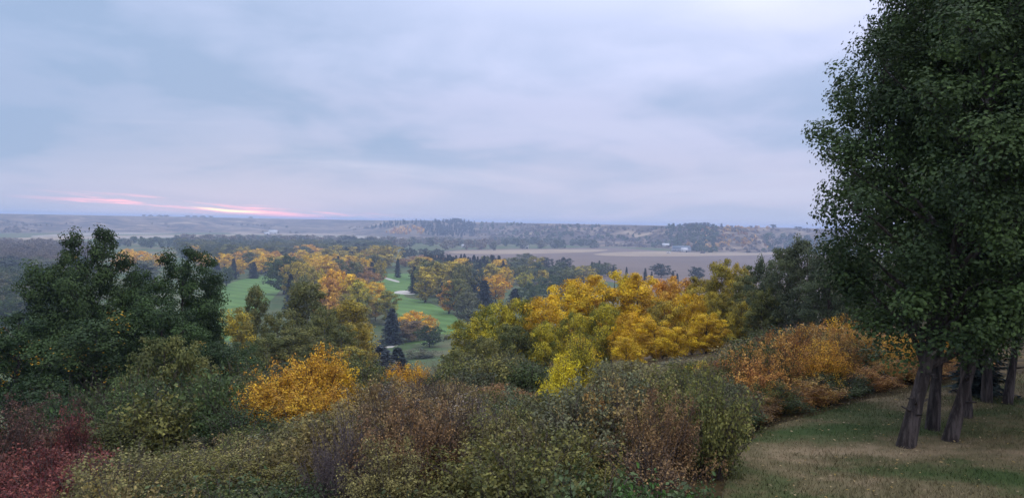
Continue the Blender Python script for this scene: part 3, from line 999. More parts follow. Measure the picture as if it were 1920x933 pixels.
# ---- the golden aspen grove
GY = "golden aspens in the grove below the thicket"
L_ = {'yellow': "bright yellow aspen with golden top in the grove", 'gold': "golden yellow aspen in the grove", 'yelgreen': "half turned yellow and green aspen at the edge of the grove",
      'olgold': "olive gold aspen between the yellow grove and the green trees", 'orange': "dull orange aspen standing behind the yellow grove", 'mid': "still green tree at the foot of the yellow grove",
      'olive': "olive green tree beside the yellow grove"}
for px, top, d, w, c, pr in [
        (1150, 506, 62, 125, 'yellow', 'aspen_a'), (1105, 520, 60, 110, 'gold', 'aspen_b'), (1060, 530, 59, 115, 'yellow', 'aspen_a'), (1195, 516, 60, 100, 'gold', 'aspen_b'),
        (1020, 546, 57, 110, 'gold', 'aspen_a'), (975, 562, 58, 115, 'yelgreen', 'aspen_b'), (925, 568, 57, 125, 'yelgreen', 'aspen_a'), (880, 588, 56, 105, 'yelgreen', 'aspen_a'),
        (1235, 520, 66, 100, 'orange', 'aspen_b'), (1275, 518, 64, 95, 'orange', 'aspen_a'), (1310, 512, 62, 90, 'olgold', 'aspen_b'), (1357, 484, 56, 75, 'olgold', 'aspen_b'), (1392, 492, 54, 70, 'olgold', 'aspen_a'),
        (1245, 560, 52, 100, 'olgold', 'aspen_a'), (1300, 552, 52, 100, 'gold', 'aspen_a'), (1350, 548, 50, 90, 'olgold', 'aspen_b'), (1390, 560, 48, 80, 'olgold', 'aspen_a'),
        (1130, 570, 52, 100, 'yelgreen', 'aspen_b'), (1185, 582, 50, 95, 'gold', 'aspen_b'), (1075, 585, 52, 95, 'yelgreen', 'aspen_a'), (1230, 592, 47, 80, 'gold', 'aspen_c'), (1325, 588, 46, 85, 'gold', 'aspen_c'),
        (1270, 606, 45, 85, 'gold', 'aspen_c'), (1020, 604, 50, 95, 'yelgreen', 'aspen_a'), (965, 608, 50, 110, 'olive', 'aspen_b'), (905, 625, 48, 110, 'olive', 'aspen_a'), (860, 650, 46, 90, 'olive', 'aspen_b'),
        (1175, 630, 44, 80, 'gold', 'aspen_c'), (1090, 632, 45, 80, 'yellow', 'aspen_c')]:
    lab = L_.get(c, "small amber aspen low at the front of the yellow grove")
    tree_at('aspen_tree', pr, px, top + RN.uniform(-5, 7), d, w * 0.92, c, lab, GY + " (" + c + ")")

# ---- the dark trees low on the slope
GD = "dark green trees low on the slope"
for px, top, d, w, pr, lab in [
        (165, 428, 34, 125, 'dark_a', "tallest dark green tree low on the slope with thin ragged top"),
        (345, 466, 36, 120, 'dark_a', "dark green tree with knobbly round top next to the tallest dark one"),
        (95, 494, 33, 150, 'dark_b', "broad dark green tree hugging the tallest dark tree"),
        (238, 505, 35, 130, 'dark_b', "dark green tree filling the gap between two tall dark crowns"),
        (385, 535, 37, 110, 'dark_b', "low dark green tree at the fairway side of the dark clump"),
        (300, 560, 32, 150, 'dark_b', "dark green undergrowth tree below the knobbly crown"),
        (180, 590, 30, 190, 'dark_b', "wide dark green tree at the foot of the dark clump"),
        (30, 590, 30, 150, 'dark_a', "dark green tree with a few orange sprays at the clump's far end"),
        (400, 640, 34, 150, 'dark_b', "very dark low tree behind the orange feathery bush"),
        (470, 700, 32, 130, 'dark_b', "dark low tree shading the slope under the orange bush")]:
    tree_at('dark_tree', pr, px, top, d, w * 1.28, 'dark', lab, GD, third=(0.62, 0.30, 0.03) if 'orange' in lab or 'wide' in lab else None)
tree_at('slope_tree', 'aspen_b', 305, 632, 25, 170, 'olive', "olive green leafy tree in front of the dark clump", rz=0.5)
tree_at('slope_tree', 'aspen_a', 360, 668, 26, 130, 'olive', "lower olive tree beside the dark clump")
tree_at('slope_tree', 'aspen_c', 250, 720, 23, 120, 'mid', "small green tree at the foot of the olive leafy tree")
tree_at('slope_tree', 'aspen_c', 120, 735, 23, 110, 'wine', "small wine brown tree beside the red bush")

# ---- olive and yellow poplars further down the slope
GO = "olive poplars on the lower slope"
for px, top, d, w, c, pr in [
        (445, 578, 72, 110, 'olgold', 'poplar_b'), (480, 536, 84, 60, 'olive', 'poplar_a'), (520, 585, 74, 95, 'olive', 'poplar_b'), (575, 528, 86, 105, 'olive', 'poplar_a'),
        (610, 575, 76, 100, 'olive', 'poplar_b'), (655, 562, 92, 100, 'olgold', 'poplar_a'), (705, 528, 385, 70, 'gold', 'poplar_b'), (668, 522, 400, 60, 'gold', 'poplar_a'), (682, 548, 370, 60, 'yelgreen', 'poplar_b'), (650, 550, 380, 60, 'olgold', 'poplar_b'),
        (728, 545, 372, 46, 'yelgreen', 'poplar_a'), (640, 610, 70, 95, 'olive', 'poplar_b'), (672, 605, 80, 80, 'olgold', 'poplar_b'), (560, 615, 64, 110, 'olive', 'poplar_a'), (500, 625, 62, 110, 'olive', 'poplar_b'),
        (440, 640, 58, 110, 'mid', 'poplar_b'), (600, 640, 58, 100, 'olive', 'poplar_b'), (660, 650, 60, 90, 'olgold', 'poplar_a'), (540, 680, 50, 110, 'mid', 'poplar_b'), (615, 690, 50, 100, 'olive', 'poplar_a')]:
    lab = {'olive': "olive green poplar on the lower slope", 'olgold': "olive and gold poplar on the lower slope", 'yelgreen': "tall yellowing poplar below the orange-topped trees",
           'gold': "tall golden poplar behind the yellowing ones", 'mid': "dull green poplar at the shaded foot of the slope"}[c]
    tree_at('poplar_tree', pr, px, top, d, w, c, lab, GO + " (" + c + ")")

# ---- golf course trees
def spr(px, top, h, w, label, c='spruce', pr='spruce_a', group=None):
    valley_tree('spruce_tree', pr, px, top, h, w, c, label, group)

spr(735, 576, 15, 46, "dark blue spruce beside the small round green tree", 'spruce', 'spruce_b')
spr(777, 498, 19, 26, "tall narrow spruce standing on the fairway by the sand bunker")
spr(890, 512, 17, 26, "tall pointed spruce, slimmer of the pair by the round orange tree")
spr(909, 524, 16, 40, "broad dark spruce, wider of the pair by the round orange tree", 'spruce', 'spruce_b')
spr(438, 484, 17, 20, "dark spruce at the top corner of the striped fairway")
spr(476, 490, 14, 22, "shorter spruce under the yellow trees beyond the striped fairway", 'spruce', 'spruce_b')
spr(545, 512, 22, 34, "dark spruce in front of the big dark green tree", 'spruce', 'spruce_b')
spr(562, 526, 20, 26, "smaller dark spruce beside the big dark green tree", 'spruce', 'spruce_b')
spr(634, 479, 17, 13, "thin spruce standing beside the far putting green")
spr(746, 484, 17, 15, "narrow spruce beside the big golden willow")
spr(697, 490, 15, 24, "bushy dark spruce under the big golden willow", 'spruce', 'spruce_b')
spr(829, 528, 13, 18, "small dark spruce behind the twin olive trees")
spr(966, 540, 13, 40, "wide dark spruce at the edge of the golden aspens", 'spruce', 'spruce_b')
spr(408, 492, 15, 30, "blue-black spruce at the near end of the fairway treeline", 'bluespr', 'spruce_b')
tree_at('spruce_tree', 'spruce_b', 714, 646, 170, 84, 'bluespr', "small blue spruce with silvery tiers below the round green tree")
tree_at('spruce_tree', 'spruce_b', 746, 650, 185, 60, 'spruce', "small dark spruce next to the silvery blue one")
valley_tree('round_tree', 'valley_1', 806, 610, 9.5, 46, 'dark', "small round dark green tree with a short trunk by the path")
valley_tree('maple_tree', 'valley_1', 776, 583, 11, 54, 'amber', "orange gold tree with brown underside by the lower fairway")
valley_tree('maple_tree', 'valley_0', 770, 600, 9, 50, 'brown', "brown leaved tree beside the small round green tree")
valley_tree('maple_tree', 'valley_1', 808, 594, 8, 24, 'orange', "little orange tree at the fairway's lower edge")
valley_tree('dome_tree', 'valley_3', 790, 655, 6, 60, 'greyol', "low grey-green dome shaped tree below the path")
valley_tree('maple_tree', 'valley_1', 930, 514, 18, 46, 'amber', "round orange tree standing behind the pair of spruces")
valley_tree('maple_tree', 'valley_0', 905, 505, 15, 26, 'gold', "yellow tree peeping out behind the pointed spruce")
valley_tree('willow_tree', 'valley_3', 718, 459, 24, 66, 'olgold', "big golden willow with domed crown at the end of the fairway")
valley_tree('willow_tree', 'valley_1', 694, 480, 15, 30, 'olive', "grey olive tree tucked beside the big golden willow")
valley_tree('big_tree', 'valley_1', 533, 478, 26, 64, 'mid', "big dark green tree over the corner of the striped fairway")
valley_tree('big_tree', 'valley_0', 560, 488, 25, 44, 'olgold', "olive gold tree joined to the big dark green tree")
for px, top, h, w, c, pr in [(583, 474, 22, 40, 'gold', 'valley_3'), (604, 478, 22, 44, 'gold', 'valley_1'), (575, 458, 19, 40, 'orange', 'valley_1'), (622, 505, 24, 34, 'amber', 'valley_2'), (640, 506, 23, 34, 'amber', 'valley_1'),
                             (658, 514, 22, 34, 'gold', 'valley_2'), (615, 520, 24, 36, 'orange', 'valley_2'), (672, 525, 22, 34, 'yelgreen', 'valley_0'), (590, 500, 24, 40, 'olgold', 'valley_1'), (565, 515, 24, 40, 'olive', 'valley_1')]:
    valley_tree('maple_tree', pr, px, top, h, w, c, "orange and gold tree in the bright cluster between the two fairways", "orange and gold trees between the two fairways")
for px, top, h, w in [(650, 488, 13, 42), (672, 498, 13, 46), (692, 508, 12, 40), (663, 482, 12, 30)]:
    valley_tree('russet_tree', 'valley_3', px, top, h, w, 'rust', "low russet domed tree beside the upper fairway", "russet trees beside the upper fairway")
for px, top, h, w, c in [(805, 487, 24, 42, 'olive'), (798, 500, 22, 34, 'olgold'), (822, 492, 23, 34, 'olgold'), (846, 490, 23, 36, 'olgold'), (868, 492, 25, 40, 'olive'), (858, 520, 20, 44, 'olive'), (843, 526, 18, 30, 'orange'), (878, 545, 17, 40, 'greyol'), (785, 482, 19, 30, 'olgold')]:
    valley_tree('willow_tree', 'valley_0' if w > 36 else 'valley_2', px, top, h, w, c,
                {'olive': "olive tree in the row along the centre fairway", 'olgold': "yellow-tinged tree in the row along the centre fairway", 'orange': "orange crowned tree in the row along the centre fairway", 'greyol': "grey-green tree at the near end of the row along the centre fairway"}[c],
                "trees along the centre fairway (" + c + ")")
for px, top, h, w, c in [(455, 470, 16, 30, 'orange'), (478, 468, 16, 34, 'gold'), (500, 470, 15, 30, 'orange'), (448, 485, 15, 26, 'gold'), (490, 482, 15, 32, 'gold')]:
    valley_tree('maple_tree', 'valley_1', px, top, h, w, c, "pale orange tree in the row beyond the striped fairway", "pale orange trees beyond the striped fairway")
for px, top, h, w in [(240, 466, 16, 32), (262, 470, 16, 34), (287, 478, 15, 26), (228, 480, 15, 26), (300, 476, 14, 24), (362, 460, 17, 28), (380, 474, 15, 26), (133, 478, 14, 26)]:
    valley_tree('maple_tree', 'valley_1', px, top, h, w, 'amber', "pale orange tree showing behind the dark clump", "pale orange trees behind the dark clump")
valley_tree('grey_tree', 'valley_2', 272, 488, 17, 44, 'greyol', "thin grey tree with a dark trunk in front of the pale orange trees")
for px, top, h, w, c in [(985, 474, 15, 34, 'greyol'), (960, 482, 15, 40, 'olive'), (1005, 480, 15, 34, 'olgold'), (978, 496, 16, 44, 'olive'), (945, 495, 14, 34, 'olive'), (985, 510, 15, 32, 'yelgreen'), (1010, 500, 14, 40, 'green'),
                         (1040, 500, 14, 46, 'green'), (1070, 500, 14, 44, 'olive'), (1095, 498, 14, 44, 'olgold'), (1030, 515, 15, 44, 'green'), (1060, 520, 15, 40, 'mid'), (1000, 530, 15, 44, 'mid'), (1120, 492, 14, 30, 'green'), (1140, 492, 13, 32, 'greyol')]:
    valley_tree('hedgerow_tree', 'valley_1', px, top, h, w, c,
                {'greyol': "grey-green tree in the row by the brown field", 'olive': "olive tree in the row by the brown field", 'olgold': "golden-topped tree in the row by the brown field", 'yelgreen': "yellow-green slim tree in the row by the brown field",
                 'green': "green tree in the row by the brown field", 'mid': "dark green tree at the shaded side of the row by the brown field"}[c], "row of trees by the brown field (" + c + ")")
for px, top, h, w, pr in [(1025, 482, 14, 26, 'valley_1'), (1060, 482, 14, 24, 'valley_1'), (1240, 494, 13, 34, 'valley_1'), (1306, 500, 13, 24, 'valley_0')]:
    valley_tree('dark_round_tree', pr, px, top, h, w, 'pine', "dark rounded tree against the brown field", "dark rounded trees against the brown field")
for px, top, h, w in [(1012, 484, 13, 10), (1110, 490, 13, 12), (1124, 488, 14, 12), (1210, 502, 13, 12), (1222, 508, 11, 10), (1262, 508, 12, 12), (1270, 512, 11, 10), (1150, 498, 12, 10), (1175, 500, 12, 9)]:
    spr(px, top, h, w, "small dark spruce poking up before the brown field", 'spruce', 'spruce_a', "small spruces before the brown field")
# dark conifer row behind the centre fairway
for i in range(34):
    px = 800 + i * 4.3 + RN.uniform(-2, 2)
    spr(px, 474 + (px - 800) * 0.05 + RN.uniform(-3, 6), RN.uniform(14, 18), RN.uniform(11, 17), "dark conifer in the dense row behind the centre fairway", 'spruce', 'spruce_b' if i % 2 else 'spruce_a', "dark conifers behind the centre fairway")
for px, top, w in [(757, 466, 14), (768, 464, 14), (776, 467, 12), (795, 465, 22), (822, 466, 22)]:
    valley_tree('dark_round_tree', 'valley_1', px, top, 14, w, 'pine', "dark tree behind the big golden willow by the pinkish field", "dark trees by the pinkish field")
for px, top, h, w in [(800, 478, 9, 60), (840, 484, 9, 50), (760, 484, 9, 40)]:
    valley_tree('russet_tree', 'valley_3', px, top, h, w, 'rust', "low russet tree in front of the dense conifer row", "russet trees before the conifer row")
valley_tree('maple_tree', 'valley_1', 873, 484, 13, 16, 'orange', "small orange tree set into the dense conifer row")

# bluish trees between the golf course and the far belts
GB = "bluish trees beyond the golf course"
for i in range(80):
    px = 340 + 390 * ((i * 0.618034) % 1); top = 446 + 16 * i / 80
    valley_tree('valley_tree', 'valley_%d' % RN.choice([0, 1, 3]), px, top, RN.uniform(14, 18), RN.uniform(22, 38), RN.choice(['greyol', 'sage', 'sage', 'olive']), "hazy grey-green tree in the wood beyond the golf course", GB)
for px, top, w in [(655, 442, 30), (640, 450, 30), (692, 444, 34), (680, 455, 30), (668, 462, 20), (650, 462, 22), (705, 462, 26)]:
    valley_tree('valley_tree', 'valley_1', px, top, 18, w, 'pine', "tall bluish dark tree near the far putting green", "bluish dark trees near the far putting green")

for i in range(44):
    px = 395 + 330 * ((i * 0.618034 + 0.1) % 1); top = 458 + 34 * i / 44
    if 400 < px < 520 and top > 476:
        continue
    c = RN.choice(['olgold', 'gold', 'orange', 'olive', 'olgold'])
    valley_tree('autumn_tree', 'valley_%d' % RN.choice([0, 1, 2]), px, top, RN.uniform(15, 19), RN.uniform(20, 32), c,
                {'olgold': "olive gold", 'gold': "soft yellow", 'orange': "pale orange", 'olive': "olive"}[c] + " tree scattered through the wood around the fairways", "autumn trees scattered round the fairways")
for i in range(22):
    px = 790 + 300 * ((i * 0.618034 + 0.4) % 1); top = 480 + 24 * i / 22 + max(0, px - 960) * 0.06
    c = RN.choice(['olgold', 'gold', 'olive', 'sage'])
    valley_tree('autumn_tree', 'valley_%d' % RN.choice([0, 1, 2]), px, top, RN.uniform(13, 17), RN.uniform(20, 32), c,
                {'olgold': "olive gold", 'gold': "soft yellow", 'sage': "grey-green", 'olive': "olive"}[c] + " tree in the wood between fairway and brown field", "autumn trees between fairway and brown field")

# slope wood at the far side of the dark clump
for i in range(120):
    px = -60 + 225 * ((i * 0.618034) % 1); top = 447 + 115 * (i / 120) ** 1.2
    h = RN.uniform(11, 16)
    c = 'mauve' if top < 478 else RN.choice(['mid', 'pine', 'greyol', 'greyol', 'mid'])
    valley_tree('wood_tree', 'valley_%d' % RN.choice([0, 1, 3]), px, top, h, RN.uniform(34, 50) * (0.75 if top < 480 else 1.1), c,
                {'mauve': "brownish bare tree at the upper edge of the shadowy wood", 'mid': "shadowy green tree in the wood past the dark clump", 'pine': "blue-black tree in the wood past the dark clump", 'greyol': "grey tree in the wood past the dark clump"}[c],
                "shadowy wood past the dark clump (" + c + ")")
for px, top, w in [(402, 505, 30), (150, 505, 34), (425, 500, 22)]:
    valley_tree('valley_tree', 'valley_0', px, top, 14, w, 'mid', "blue-green tree at the striped fairway's end", "blue-green trees at the striped fairway's end")

# far belts
def belt(n, x0, x1, y0, y1, h, wr, cols, label, group):
    for i in range(n):
        px = x0 + (x1 - x0) * (i + RN.uniform(0, 1)) / n
        top = y0 + (y1 - y0) * (px - x0) / (x1 - x0) + RN.uniform(-3, 3)
        c = RN.choice(cols)
        valley_tree('belt_tree', 'belt_%d' % RN.randrange(3), px, top, h * RN.uniform(0.62, 1.15), RN.uniform(*wr), c, label, group)

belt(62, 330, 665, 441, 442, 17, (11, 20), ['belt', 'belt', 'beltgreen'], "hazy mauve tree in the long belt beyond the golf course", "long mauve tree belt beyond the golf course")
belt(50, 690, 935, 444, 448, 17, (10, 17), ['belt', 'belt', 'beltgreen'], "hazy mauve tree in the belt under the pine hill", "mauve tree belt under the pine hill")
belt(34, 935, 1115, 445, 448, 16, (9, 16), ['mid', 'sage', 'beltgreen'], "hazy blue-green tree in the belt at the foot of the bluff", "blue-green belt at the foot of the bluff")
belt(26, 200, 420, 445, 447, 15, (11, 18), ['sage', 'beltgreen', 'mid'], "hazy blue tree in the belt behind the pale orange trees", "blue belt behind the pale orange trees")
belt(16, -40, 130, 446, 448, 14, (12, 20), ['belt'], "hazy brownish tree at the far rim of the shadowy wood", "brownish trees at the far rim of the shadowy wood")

# ------------------------------------------------------------------ woods and scrub that clothe the far bluffs
def scatter_mass(name, label, proto, pts, size, wr, colour, cat='woods'):
    """one far-off mass of trees, reading as a single tone"""
    tm, cm, H0, W0 = PR[proto]
    rng = np.random.default_rng(len(pts))
    nv = len(cm.vertices)
    base = np.empty(nv * 3, np.float32); cm.vertices.foreach_get('co', base); base = base.reshape(-1, 3)
    nf = len(cm.polygons)
    fi = np.empty(nf * 3, np.int32); cm.loops.foreach_get('vertex_index', fi); fi = fi.reshape(-1, 3)
    Vs, Fs, T, M = [], [], [], []
    for i, (x, y) in enumerate(pts):
        h = rng.uniform(*size); a = rng.uniform(0, 6.28); sx = h * wr * rng.uniform(0.8, 1.25) / W0
        v = base * [sx, sx, h / H0]
        v = np.stack([v[:, 0] * math.cos(a) - v[:, 1] * math.sin(a), v[:, 0] * math.sin(a) + v[:, 1] * math.cos(a), v[:, 2]], -1) + [x, y, gz(x, y) - 0.3]
        Vs.append(v); Fs.append(fi + i * nv); T.append(np.clip(rng.uniform(0, 1) * 0.6 + rng.uniform(0, 0.4, nf), 0, 1)); M.append(np.full(nf, rng.uniform()))
    me = mesh_tris(name, np.concatenate(Vs), np.concatenate(Fs), LEAF, {'tint': ('FACE', np.concatenate(T)), 'mixv': ('FACE', np.concatenate(M))})
    o = link(name, me, kind='stuff', label=label, category=cat)
    o['leaf_a'], o['leaf_b'] = C_[colour]
    o['leaf_c'] = C_[colour][1]
    return o


def polar(px, d):
    p = at(px, horizon_y(px), d)
    return p[0], p[1]


def bluff_pts(n, x0, x1, t0, t1, seed, thr=None, sc=120.0):
    """points on the bluff face between two heights of its slope"""
    rng = np.random.default_rng(seed)
    out = []
    while len(out) < n:
        px = rng.uniform(x0, x1); d = rng.uniform(1350, 3600)
        x, y = polar(px, d)
        t = float(bluff_t(np.array([x]), np.array([y]))[0])
        if t0 < t < t1 and (thr is None or fbm(np.array([x / sc]), np.array([y / sc]), 3, seed)[0] > thr):
            out.append((x, y))
    return out


def inside(poly, x, y):
    c = False
    for (x0, y0), (x1, y1) in zip(poly, poly[1:] + poly[:1]):
        if (y0 > y) != (y1 > y) and x < (x1 - x0) * (y - y0) / (y1 - y0) + x0:
            c = not c
    return c


def hill_pts(n, poly, seed):
    """points on the far hill whose ground lies inside an outline"""
    rng = np.random.default_rng(seed)
    xs = [p[0] for p in poly]
    out, tries = [], 0
    while len(out) < n and tries < 60000:
        tries += 1
        px = rng.uniform(min(xs), max(xs)); d = rng.uniform(2000, 3300)
        x, y = polar(px, d)
        qx, qy = project(x, y, gz(x, y))
        if inside(poly, qx, qy + 0.8):
            out.append((x, y))
    return out


PR['mini_pine'] = spruce('mini_pine', 131, 16.0, 3.4, 7, 5, 2, 3.2)
PR['mini_bush'] = broadleaf('mini_bush', 133, 6.0, 3.4, 0.04, 7, 16, 90, 2.0, 0.9, 0.45, 0.5, 0.2, (0, 0), BARK_FAR, 3, 0.4, False, 0.2)
scatter_mass('pine_wood', "dark blue pine wood covering the hill across the valley", 'mini_pine',
             hill_pts(520, [(684, 431), (722, 420), (770, 417.5), (800, 417.5), (858, 415.5), (893, 420), (890, 444), (850, 446), (800, 441), (785, 424), (762, 421), (735, 427)], 3), (5, 15), 0.55, 'pine')
scatter_mass('aspen_scrub', "pale golden aspen patches on the pine hill", 'mini_bush', hill_pts(70, [(722, 437), (745, 426), (765, 424), (785, 426), (798, 434), (790, 440), (740, 440)], 5), (6, 9), 1.2, 'orange', 'scrub')
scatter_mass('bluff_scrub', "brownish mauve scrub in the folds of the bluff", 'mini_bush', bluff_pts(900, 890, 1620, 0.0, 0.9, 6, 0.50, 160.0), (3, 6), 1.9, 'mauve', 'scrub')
scatter_mass('bluff_wood', "bluish green scrub wood in the gullies of the bluff", 'mini_bush',
             bluff_pts(170, 1255, 1345, 0.02, 0.95, 7, 0.40) + bluff_pts(130, 1430, 1620, 0.0, 0.6, 8) + bluff_pts(200, 900, 1280, 0.05, 0.9, 9, 0.57), (6, 10), 1.2, 'mid', 'scrub')
scatter_mass('russet_scrub', "russet and gold scrub below the bluff's rim", 'mini_bush', bluff_pts(150, 1290, 1540, 0.25, 1.0, 10, 0.48), (4, 7), 1.3, 'rustor', 'scrub')
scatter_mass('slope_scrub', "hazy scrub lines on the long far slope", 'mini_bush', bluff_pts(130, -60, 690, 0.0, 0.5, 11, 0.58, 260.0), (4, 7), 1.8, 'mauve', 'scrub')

# trees along the rim
def rim_tree(px, top, wpx, label, group=None, c='pine', pr='belt_0', d=None):
    if d is None:
        for d in np.arange(1500, 3900, 20.0):
            x, y = polar(px, d)
            if float(bluff_t(np.array([x]), np.array([y]))[0]) > 1.02:
                break
    p = at(px, top, d)
    z = gz(p[0], p[1])
    h = max(p[2] - z, 5.0)
    plant('rim_tree', pr, (p[0], p[1], z - 0.3), h, wpx / FPX * d, c, label, 'tree', group, None)

for k in range(7):
    rim_tree(1285 + k * 7.2, 417 + RN.uniform(-0.7, 0.7), 10, "tree in the flat-topped shelterbelt on the bluff's rim", "shelterbelt trees on the bluff's rim", pr='belt_%d' % (k % 3))
rim_tree(1353, 418, 7, "narrow dark pointed tree alone on the bluff's rim", None, 'spruce', 'spruce_far')
rim_tree(1337, 422, 6, "small dark tree near the pointed one on the bluff's rim", None, 'pine', 'belt_2')
rim_tree(1450, 420, 13, "round dark tree alone on the open rim", None, 'pine', 'belt_1')
for px, w in [(1262, 8), (1272, 8), (1372, 8), (1408, 8), (1494, 9), (1500, 10)]:
    rim_tree(px, horizon_y(px) - 2.5, w, "low bush on the bluff's rim", "low bushes on the bluff's rim", 'pine', 'belt_1')
for px, w in [(270, 9), (282, 10), (300, 12), (312, 12), (352, 10), (365, 12), (380, 12), (395, 10), (470, 8)]:
    rim_tree(px, horizon_y(px) - 3.0, w, "faint tree on the rim under the sunset", "faint trees on the rim under the sunset", 'mauve', 'belt_1')

# ------------------------------------------------------------------ farm across the valley
WALL_W = plain("wall_white", (0.55, 0.54, 0.52)); WALL_G = plain("wall_grey", (0.30, 0.31, 0.34)); ROOF_B = plain("roof_blue_steel", (0.10, 0.13, 0.17), 0.5)
ROOF_W = plain("roof_white_steel", (0.56, 0.56, 0.58), 0.6); GLASS = plain("window_glass", (0.03, 0.04, 0.05), 0.15, 0.6); DARKP = plain("dark_paint", (0.04, 0.04, 0.045), 0.4)
TYRE = plain("tyre", (0.03, 0.03, 0.03), 0.9)


def gable(L, W, H, ov):
    g = Geo()
    a, b = L / 2 + ov, W / 2 + ov
    V = [(-a, -b, 0), (a, -b, 0), (a, b, 0), (-a, b, 0), (-a, 0, H), (a, 0, H), (-a, -b, -0.3), (a, -b, -0.3), (a, b, -0.3), (-a, b, -0.3)]
    F = [(0, 1, 5), (0, 5, 4), (2, 3, 4), (2, 4, 5), (1, 2, 5), (3, 0, 4), (6, 8, 7), (6, 9, 8), (0, 6, 7), (0, 7, 1), (1, 7, 8), (1, 8, 2), (2, 8, 9), (2, 9, 3), (3, 9, 6), (3, 6, 0)]
    g.add(V, F)
    return g


def barn(px, py, L, W, H, rz, wall, roof, label, windows=3):
    p = ground_hit(px, py, 0.0)
    z = gz(p[0], p[1])
    r = empty('farm_building', (p[0], p[1], z), label, 'building', None, rz)
    g = Geo(); g.box((0, 0, H / 2 - 0.2), (L, W, H + 0.4)); link('wall', g.mesh('wall', wall), r)
    o = link('roof', gable(L, W, W * 0.32, 0.5).mesh('roof', roof), r); o.location = (0, 0, H + 0.302)
    g = Geo(); g.box((0, 0, 0), (3.6, 0.12, min(3.4, H * 0.75))); dm = g.mesh('door', GLASS)
    o = link('door', dm, r); o.location = (L * 0.28, -W / 2 - 0.03, min(3.4, H * 0.75) / 2)
    g = Geo(); g.box((0, 0, 0), (1.6, 0.1, 1.2)); wm = g.mesh('window', GLASS)
    for i in range(windows):
        o = link('window', wm, r); o.location = (-L * 0.42 + i * L * 0.18, -W / 2 - 0.03, H * 0.55)


barn(1277, 471.5, 34, 16, 6, 0.15, WALL_G, ROOF_B, "long farm shed with dark blue roof below the bluff")
barn(1283, 472.5, 11, 9, 5, 0.1, WALL_W, ROOF_W, "small white roofed shed joined to the long farm shed", 1)
barn(1248, 464.5, 15, 11, 5, -0.2, WALL_W, ROOF_W, "white roofed farmhouse higher up at the foot of the bluff", 2)
barn(512, 438.5, 26, 14, 8, 0.2, WALL_W, ROOF_W, "white barn far off on the flats under the sunset", 2)
barn(500, 439.5, 14, 10, 4, 0.0, WALL_W, ROOF_W, "smaller white shed beside the far white barn", 1)
barn(872, 464.5, 12, 9, 4, 0.3, WALL_W, ROOF_W, "white cottage among the belt trees under the pine hill", 2)
barn(985, 465.5, 12, 8, 4, 0.0, WALL_W, ROOF_W, "white cottage at the edge of the pinkish field", 2)


def car(px, py, rz, paint, label, L=4.6, W=1.85, H=1.5, cargo=0.0):
    p = ground_hit(px, py, 0.0); z = gz(p[0], p[1])
    r = empty('parked_vehicle', (p[0], p[1], z + 0.13), label, 'vehicle', None, rz)
    g = Geo()
    prof = [(-L / 2, .35), (-L / 2, .85), (-L * .30, .95), (-L * .16, H), (L * .22, H), (L * .36, .95), (L / 2, .85), (L / 2, .35)]
    if cargo:
        prof = [(-L / 2, .35), (-L / 2, .9), (-L * .36, 1.0), (-L * .28, H), (L * .48, H), (L / 2, H - .2), (L / 2, .6), (L / 2, .35)]
    n = len(prof)
    V = [(x, -W / 2, zz) for x, zz in prof] + [(x, W / 2, zz) for x, zz in prof]
    F = [(0, i, i + 1) for i in range(1, n - 1)] + [(n, n + i + 1, n + i) for i in range(1, n - 1)]
    for i in range(n):
        j = (i + 1) % n
        F += [(i, n + i, n + j), (i, n + j, j)]
    g.add(V, F); link('body', g.mesh('body', paint), r)
    g = Geo(); g.tube([(0, -.1, 0), (0, .1, 0)], [.33, .33], 12); wm = g.mesh('wheel', TYRE)
    for sx in (-.31, .31):
        for sy in (-.46, .46):
            o = link('wheel', wm, r); o.location = (L * sx, W * sy, .33)
    g = Geo(); g.box((0, 0, 0), (L * .3, .04, .36)); gm = g.mesh('window', GLASS)
    for sy in (-1, 1):
        o = link('window', gm, r); o.location = (L * .02, sy * (W / 2 + .01), H - .3)


car(1253, 475.2, 0.2, WALL_W, "white van parked on the field edge below the farmhouse", 7.5, 2.2, 2.9, 1)
car(1317, 474.8, 0.1, DARKP, "dark truck standing on the field past the long shed", 9.0, 2.5, 3.0, 1)
car(838, 637, 0.9, DARKP, "little dark cart with a pale front on the golf path", 2.4, 1.2, 1.7, 1)

# ------------------------------------------------------------------ thicket in front
SH = ('stems', 'foliage')
def pick(options):
    r = RN.uniform(0, sum(w for _, w in options))
    for c, w in options:
        r -= w
        if r <= 0:
            return c
    return options[-1][0]


